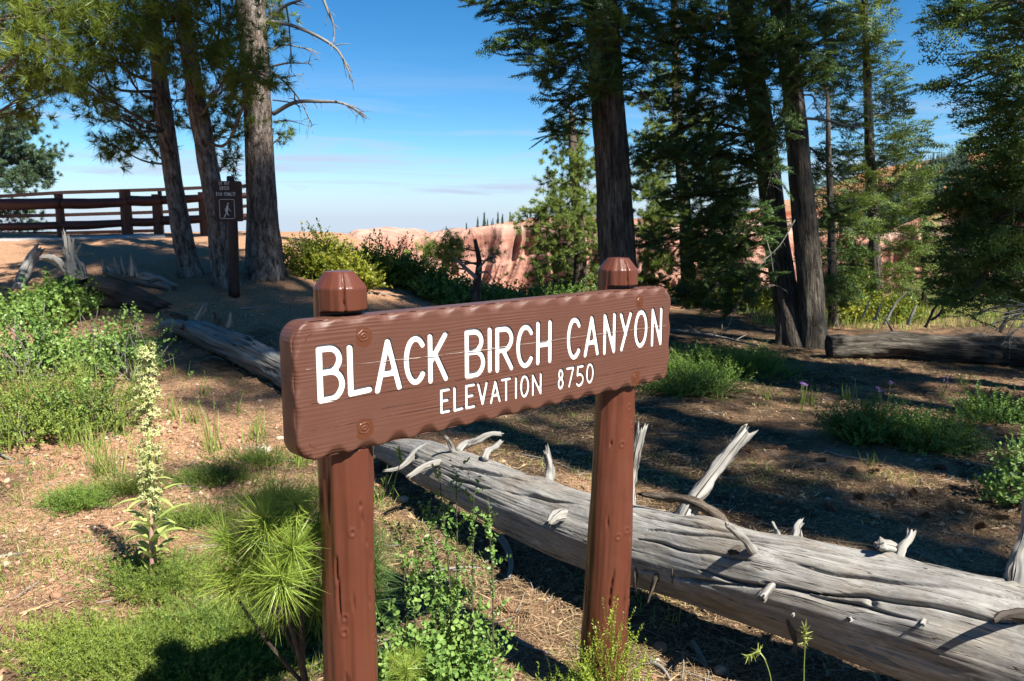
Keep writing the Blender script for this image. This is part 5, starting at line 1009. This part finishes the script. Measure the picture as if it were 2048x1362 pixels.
# ------------------------------------------------------------------ grass
def grass_clump(u,v,h,label,n=28,w=.005,spread=.05,name='grass_clump',mat='grass',group='grass clumps'):
    b=G(u,v); b[2]=float(H(b[0],b[1])); root=empty(name,b); tag(root,label,'grass clump',group); a=rng.uniform(0,2*PI,n); l=rng.uniform(.05,.45,n); D=np.stack([np.cos(a)*l,np.sin(a)*l,np.ones(n)],-1); B=np.stack([rng.normal(0,spread,n),rng.normal(0,spread,n),np.zeros(n)],-1)+b
    L=h*rng.uniform(.45,1.1,n); V,T,A=blades(B,D,L,w,.22,rng.uniform(-.3,.3,n),4); mb=MB(); mb.add(V,T,None,np.clip(.5+A,0,1)); 
    hd=MB(); k=max(2,n//7)
    for i in range(k):
        c0=B[i]+D[i]/np.linalg.norm(D[i])*L[i]*.98+[0,0,-.2*L[i]]; 
        V,T,A=blades(c0+np.stack([np.zeros(9),np.zeros(9),np.linspace(-.03,.03,9)],-1)*h*2,norm(rng.normal(size=(9,3))*.4+[0,0,1]),h*.07,.004,0,np.full(9,.3)); hd.add(V,T,None,.9)
    mb.build('blades',M[mat],root,smooth=False); hd.build('seed_heads',M[mat],root,smooth=False)
for (u,v,h,n,lb) in [(40,800,.62,44,'tall yellow-green grass growing up through the shrub at the left edge'),(110,830,.6,44,'tall yellow-green grass in the middle of the left thicket'),(165,790,.6,40,'tall grass between the two round-leaved shrubs of the left thicket'),(20,900,.4,40,'shorter grass at the front of the thicket by the left edge'),(140,890,.36,40,'short grass in front of the left thicket, middle'),(270,800,.5,30,'grass on the right flank of the left thicket'),(640,1340,.25,30,'grass in the mat directly left of the left signpost foot'),(470,1240,.16,26,'fine grass in the low juniper mat'),(330,1290,.14,26,'fine grass left of the pine seedling in the mat'),(1100,1000,.2,16,'grass tuft beyond the big log between the posts'),(1330,1250,.1,10,'small tuft behind the right signpost foot'),(430,905,.50,26,'tall seeding grass clump right of the flowering spike'),(515,880,.32,36,'thick grass clump beside the lower left corner of the board'),(350,840,.30,22,'thin grass directly right of the flowering spike top'),(385,850,.28,18,'small grass clump in the shade midway to the board'),(470,830,.26,14,'short sunlit grass in front of the shaded log'),(240,870,.5,30,'grass growing out of the front of the left thicket'),(210,950,.42,40,'blue-green narrow grass clump left of the flowering spike'),(150,700,.4,20,'grass behind the left thicket'),(255,680,.35,18,'grass at the right rear of the left thicket'),(545,965,.22,14,'grass under the board end left of the post'),(762,1010,.30,22,'sunlit pale grass just right of the left signpost'),(572,556,.18,30,'short bright grass at the foot of the thick left pine'),(330,760,.3,16,'sparse grass below the bark-covered log end'),(1440,800,.2,16,'short grass below the low silver groundcover'),(1530,800,.26,20,'grass clump at the shade edge right of the board'),(1610,810,.28,24,'middle grass clump on the right slope'),(1690,800,.25,22,'grass left of the purple thistle on the right slope'),(1930,770,.25,16,'grass near the right edge in shade'),(1745,930,.16,12,'small blue grass tuft in the needle litter on the right'),(90,1130,.12,10,'small green tuft on the bare soil at left'),(45,930,.10,10,'tiny green tuft on stony soil near the left edge'),(1810,660,.25,20,'grass beside the log on the right rim'),(300,930,.34,34,'blue-green grass at the foot of the flowering spike, rear'),(470,960,.26,26,'grass in the loose mat below the board end'),(600,930,.30,26,'grass right under the board, left of the post'),(640,850,.2,12,'grass hidden behind the board end'),(190,900,.32,30,'grass at the right front of the thicket'),(410,790,.24,16,'thin grass in front of the shaded log, left part'),(60,640,.25,16,'grass beside the curved branch'),(625,560,.2,14,'short grass in front of the yellow manzanita')]:
    grass_clump(u,v,h,lb,n,.0045 if v>960 else .009,.05 if v>760 else .12)
def stalk(pts,label,Y):
    b=P(pts[0][0],pts[0][1],Y); root=empty('grass_stalk',(b[0],b[1],b[2])); tag(root,label,'grass stalk'); mb=MB(); c=curve([P(u,v,Y) for u,v in pts],24); tube(mb,c,[.0022,.0012],5); mb.build('stem',M['grass'],root); hd=MB(); q=c[-9:]; k=np.repeat(q,4,0); d=norm(np.repeat(np.gradient(q,axis=0),4,0)*40+rng.normal(size=(36,3))*.25); V,T,A=blades(k,d,.03,.005,0,np.full(36,.0)); hd.add(V,T,None,.8); hd.build('seed_head',M['grass'],root,smooth=False)
stalk([(1608,1400),(1608,1340),(1610,1290),(1611,1255)],'single upright yellow-green grass stalk in front of the log',2.35)
stalk([(1545,1410),(1540,1350),(1520,1305),(1497,1312)],'arching yellow-green grass stalk bent left in front of the log',2.35)
stalk([(785,1000),(790,960),(800,925),(797,900)],'thin grass stalk rising between the left signpost and the log root',2.6)
for (u,v,lb) in ((1600,830,'left purple thistle on the right slope'),(1765,835,'middle purple thistle on the right slope'),(1880,800,'right purple thistle in shade near the edge')):
    b=G(u,v); root=empty('thistle',b); tag(root,lb,'thistle','thistles on the right slope'); ms=MB(); hd=MB(); 
    for k in range(3):
        e=b+np.array([rng.normal(0,.06),rng.normal(0,.05),rng.uniform(.18,.34)]); tube(ms,curve([b,(b+e)/2+[.01,0,0],e],8),[.004,.002],5); V,T,A=blades(np.repeat([e],16,0),norm(rng.normal(size=(16,3))*.7+[0,0,.8]),.028,.008,0,rng.uniform(-.3,.3,16)); hd.add(V,T,None,.5+A)
    ms.build('stem',M['grass'],root); hd.build('flower',M['purple'],root,smooth=False)
def meadow():
    n=15000; x=rng.uniform(3.5,16,n); y=rng.uniform(13,19.5,n); k=fbm(p3(x*.8,y*.8),2,5)>-.25; x,y=x[k],y[k]; n=len(x); B=np.stack([x,y,H(x,y)],-1); a=rng.uniform(0,6.3,n); V,T,A=blades(B,np.stack([np.cos(a)*.4,np.sin(a)*.4,np.ones(n)],-1),rng.uniform(.08,.26,n),.016,0,rng.uniform(-.4,.4,n)); mb=MB(); mb.add(V,T,None,np.clip(.6+A,0,1)); o=mb.build('meadow_grass',M['grass'],smooth=False); tag(o,'pale green grass meadow on the rim beyond the right log','grass',kind='stuff')
    n=4200; u=rng.uniform(-100,2150,n); v=681+rng.uniform(40,640,n)**1.0; 
    Bs=np.array([G(a,b) for a,b in zip(u,v)]); x,y=Bs[:,0],Bs[:,1]; k=(fbm(p3(x*1.1,y*1.1),3,15)>.0)&((y>3.5)|(x<-.9)); Bs=Bs[k]; m_=7; B=np.repeat(Bs,m_,0)+rng.normal(size=(len(Bs)*m_,3))*[.035,.035,0]; n=len(B); B[:,2]=H(B[:,0],B[:,1]); a=rng.uniform(0,6.3,n); V,T,A=blades(B,np.stack([np.cos(a)*.5,np.sin(a)*.5,np.ones(n)],-1),rng.uniform(.02,.09,n),.005,.3,rng.uniform(-.4,.4,n),3); mb=MB(); mb.add(V,T,None,np.clip(.5+A,0,1)); o=mb.build('sparse_grass',M['grass'],smooth=False); tag(o,'short sparse green blades scattered over the forest floor','grass',kind='stuff')
meadow()
# ------------------------------------------------------------------ litter, gravel, sticks, cones, stones
def litter():
    n=150000; y=1.5+10.5*rng.uniform(0,1,n)**1.5; x=rng.uniform(-1,1,n)*(y*.72+.3); k=(fbm(p3(x*.9,y*.9),3,31)+.35+.5*sm((x+.6)/1.0)*1.0>rng.uniform(-.3,.9,n)); x,y=x[k],y[k]; n=len(x); B=np.stack([x,y,Hd(x,y)+.006+rng.uniform(0,.012,n)],-1); a=rng.uniform(0,2*PI,n); D=np.stack([np.cos(a),np.sin(a),rng.normal(0,.12,n)],-1)
    V,T,A=blades(B,D,rng.uniform(.05,.13,n),.0016+.0009*y/3,0,rng.uniform(-.5,.5,n),1,np.stack([-np.sin(a),np.cos(a),rng.normal(0,.3,n)],-1)); mb=MB(); mb.add(V,T,None,np.clip(.5+A,0,1)); o=mb.build('needle_litter',M['litter'],smooth=False); tag(o,'fallen brown pine needles carpeting the ground','needle litter',kind='stuff')
    n=5200; B=[];L=[]; y=1.5+8*rng.uniform(0,1,n)**1.4; x=rng.uniform(-1,1,n)*(y*.72+.3); k=(rng.uniform(0,1,n)<.25); x,y=x[k],y[k]; n=len(x); mb=MB()
    a=rng.uniform(0,2*PI,n); B=np.stack([x,y,Hd(x,y)+.012],-1); D=np.stack([np.cos(a),np.sin(a),rng.normal(0,.08,n)],-1); V,T,A=blades(B,D,rng.uniform(.04,.2,n),.007,0,rng.uniform(-.3,.3,n),3); mb.add(V,T,None,np.clip(.6+A,0,1)); o=mb.build('bark_litter',M['litter'],smooth=False); tag(o,'bark flakes and twig bits strewn over the ground','bark litter',kind='stuff')
litter()
def rock_t(seed,sub=1):
    import bmesh
    bm=bmesh.new(); bmesh.ops.create_icosphere(bm,subdivisions=sub,radius=1); V=np.array([v.co[:] for v in bm.verts]); T=np.array([[v.index for v in f.verts] for f in bm.faces]); bm.free(); V=V*(1+.35*fbm(V*1.1,2,seed)[:,None])*[1,.8,.6]; return V,T,np.zeros(len(V))
RT=[rock_t(s) for s in range(5)]
def gravel():
    n=42000; y=1.6+8.5*rng.uniform(0,1,n)**1.3; x=rng.uniform(-1,1,n)*(y*.72+.3); m_=sm((-x-.25*y-.05)/.5)*.95+.14; k=rng.uniform(0,1,n)<m_*np.clip(.55+fbm(p3(x*1.6,y*1.6),2,61),0,1); x,y=x[k],y[k]; n=len(x); s=.005+.020*rng.uniform(0,1,n)**3; p=np.stack([x,y,Hd(x,y)+s*.3],-1); mb=MB(); w=rng.integers(0,5,n); fr=frames(norm(rng.normal(size=(n,3))*.5+[0,0,1]),(1,0,0),rng.uniform(0,6,n)); ti=rng.uniform(.1,.95,n)
    for k in range(5): q=w==k; inst(mb,RT[k],p[q],fr[q],s[q],ti[q])
    o=mb.build('gravel',M['pebble'],smooth=False); tag(o,'orange and tan pebbles scattered over the bare soil','gravel',kind='stuff')
gravel()
def chips():
    n=16000; y=1.6+10*rng.uniform(0,1,n)**1.4; x=rng.uniform(-1,1,n)*(y*.72+.3); k=rng.uniform(0,1,n)<np.clip(.5+.6*fbm(p3(x*1.3,y*1.3),2,63)+.3*sm((x+.5)/1.5),0,1); x,y=x[k],y[k]; n=len(x); s=.006+.016*rng.uniform(0,1,n)**2; p=np.stack([x,y,Hd(x,y)+s*.25],-1); mb=MB(); w=rng.integers(0,5,n); fr=frames(norm(rng.normal(size=(n,3))*.35+[0,0,1]),(1,0,0),rng.uniform(0,6,n)); ti=rng.uniform(.0,1.,n)
    for k in range(5):
        q=w==k; V,T,A=RT[k]; inst(mb,(V*[1.5,.55,.45],T,A),p[q],fr[q],s[q],ti[q])
    o=mb.build('bark_chips',M['litter'],smooth=False); tag(o,'small bark chips and cone scales strewn among the needles','bark chips',kind='stuff')
    n=900; y=1.7+8*rng.uniform(0,1,n)**1.3; x=rng.uniform(-1,1,n)*(y*.72+.3); mb=MB()
    for i in range(n):
        a=rng.uniform(0,PI); l=rng.uniform(.04,.22); d=np.array([math.cos(a),math.sin(a),rng.normal(0,.05)])*l; c0=np.array([x[i],y[i],float(Hd(x[i],y[i]))+.012]); tube(mb,[c0,c0+d*.5+rng.normal(size=3)*.008,c0+d],[.0035,.002],4,tint=rng.uniform(.3,1.),cap=False)
    o=mb.build('twig_litter',M['dead']); tag(o,'thin grey twigs scattered over the forest floor','twigs',kind='stuff')
chips()
def stone(u,v,r,label,t=.6):
    b=G(u,v); V,T,_=rock_t(int(rng.integers(99)),2); mb=MB(); mb.add(V*r+b+[0,0,r*.25],T,None,t); o=mb.build('stone',M['pebble'],origin=b); tag(o,label,'stone')
for a in ((112,1195,.028,'rust orange stone on the bare ground at left',.35),(805,1003,.045,'pale flat stone between the left signpost and the log',.95),(530,905,.06,'pale stone below the board near the left signpost',1.),(745-400,1132,.022,'small white stone right of the flowering spike foot',1.),(440,925,.03,'tan stone in the shade behind the flowering spike',.6),(560,880,.04,'whitish stone beside the thick grass clump',.9),(1440,1345,.03,'small pale stone at the bottom right of the right signpost',.8),(1320,1300,.035,'brown stone behind the foot of the right signpost',.4)): stone(*a)
def stick(pts,r,label,Y=None,mat='dead',dz=.015,twigs=0):
    p=[]
    for (u,v) in pts:
        g_=G(u,v) if Y is None else P(u,v,Y); p.append(g_+[0,0,dz])
    mb=MB(); c=curve(p,20); tube(mb,c,[r,r*.8,r*.4],8,disp=lambda th,s,r_:.15*r_*fbm(np.stack([np.cos(th)+0*s,np.sin(th)+0*s,s*8+0*th],-1),2,4)); 
    for k in range(twigs): i=int(rng.integers(4,len(c)-2)); d=norm(rng.normal(size=3)+[0,0,.4]); tube(mb,[c[i],c[i]+d*r*9],[r*.4,r*.15],5)
    o=mb.build('fallen_stick',M[mat],origin=c[len(c)//2]); tag(o,label,'stick','fallen sticks')
for a in [([(1330,672),(1400,680),(1450,690),(1515,706)],.028,'forked grey fallen branch just right of the signboard end',None,'dead',.10,5),([(1000,1085),(1015,1110),(1022,1140),(1018,1165)],.022,'thick curved grey stick standing between the posts in front of the log',None,'dead',.03),([(750,1312),(775,1320),(800,1345)],.012,'pale stick at the bottom right of the left signpost',None,'dead',.03),([(1030,1282),(1060,1302),(1110,1315)],.006,'dark thin stick on the needles between the posts'),([(1300,1330),(1325,1345),(1345,1375)],.010,'pale stick at the bottom edge right of the right signpost'),([(1385,1290),(1410,1335),(1420,1362)],.012,'broken pale stick end at the bottom edge under the log'),([(1255,1090),(1320,1102),(1400,1110)],.008,'thin pale stick hidden behind the right signpost'),([(0,912),(20,922),(32,926)],.010,'dark stick on stony ground at the left edge'),([(0,1118),(30,1114),(62,1112)],.009,'long dark stick lying at the left edge'),([(1755,1085),(1830,1110),(1900,1140)],.010,'grey stick on dark litter above the log on the right'),([(300,1262),(330,1300),(350,1330)],.005,'thin white twig in the low juniper mat'),([(215,590),(240,575),(262,570)],.012,'bent pale stick in the shade at left'),([(860,1150),(920,1140),(985,1142)],.006,'pale twig behind the currant bush'),([(1650,905),(1680,915),(1720,922)],.010,'grey stick lying among cones on the right'),([(1040,912),(1100,925),(1160,950)],.008,'thin stick on the far side of the log'),([(710,590),(760,588),(800,596)],.012,'pale root in the sunlit soil above the left post'),([(480,620),(520,618),(560,626)],.015,'pale stick in deep shade behind the board end'),([(410,720),(430,716),(452,724)],.010,'short stick below the shaded log')]: stick(*a)
def cones():
    B=[];D=[]
    for i in range(70): t=i/69; z=-.04+.08*t; r=.024*math.sin(PI*(.12+.8*t)); a=i*2.4; B.append([math.cos(a)*r*.3,math.sin(a)*r*.3,z]); D.append([math.cos(a),math.sin(a),.5])
    V,T,A=blades(B,norm(D),.022,.016,0,rng.uniform(-.4,.4,70),1,[[-math.sin(i*2.4),math.cos(i*2.4),0] for i in range(70)]); mb=MB(); mb.add(V,T,None,.5+A); tube(mb,[[0,0,-.04],[0,0,.04]],[.013,.008],8); pr=mb.build('pine_cone',M['cone'],smooth=False); first=True
    spots=[(1702,945),(1745,948),(1828,990),(1905,1015),(1565,900),(1640,925),(1780,1010),(1850,1040),(1935,985),(2000,1040),(1600,970),(1720,1000),(1960,1060),(1500,905),(1680,880),(1240+420,1020),(680,1108),(1012,1225),(940,1240),(1040,1240),(400,1112),(1560,1010),(1880,940),(1450,950)]
    ORD=lambda i:['first','second','third'][i] if i<3 else str(i+1)+'th'
    spots.sort(); far=[q for q in spots if q[0]>1200]
    for i,(u,v) in enumerate(spots):
        o=pr if first else pr.copy(); 
        if not first: COL.objects.link(o)
        first=False; b=G(u,v); o.location=(b[0],b[1],b[2]+.022); o.rotation_euler=(R(rng.uniform(70,110)),0,rng.uniform(0,6)); o.scale=(rng.uniform(.8,1.15),)*3
        where=(ORD(far.index((u,v)))+' from the left in the scatter beyond the big log') if u>1200 else {400:'in the shade right of the flowering spike',680:'behind the left signpost',940:'lowest between the signposts',1012:'higher of two nearest the right signpost',1040:'lower of two nearest the right signpost'}[u]
        tag(o,'open brown pine cone, '+where,'pine cone','pine cones on the ground')
cones()
# pale rock knoll at the rim
def knoll():
    V,T,_=rock_t(8,4); c=P(580,505,21.5); mb=MB(); V=V*np.array([1.0,.7,.62])*.62; V=V*(1+.12*fbm(V*4,3,5)[:,None]); mb.add(V+c,T,None,.8); o=mb.build('rock_outcrop',M['lime'],origin=c); tag(o,'pale orange rock knob at the rim between the thick pine and the manzanita','rock')
knoll()
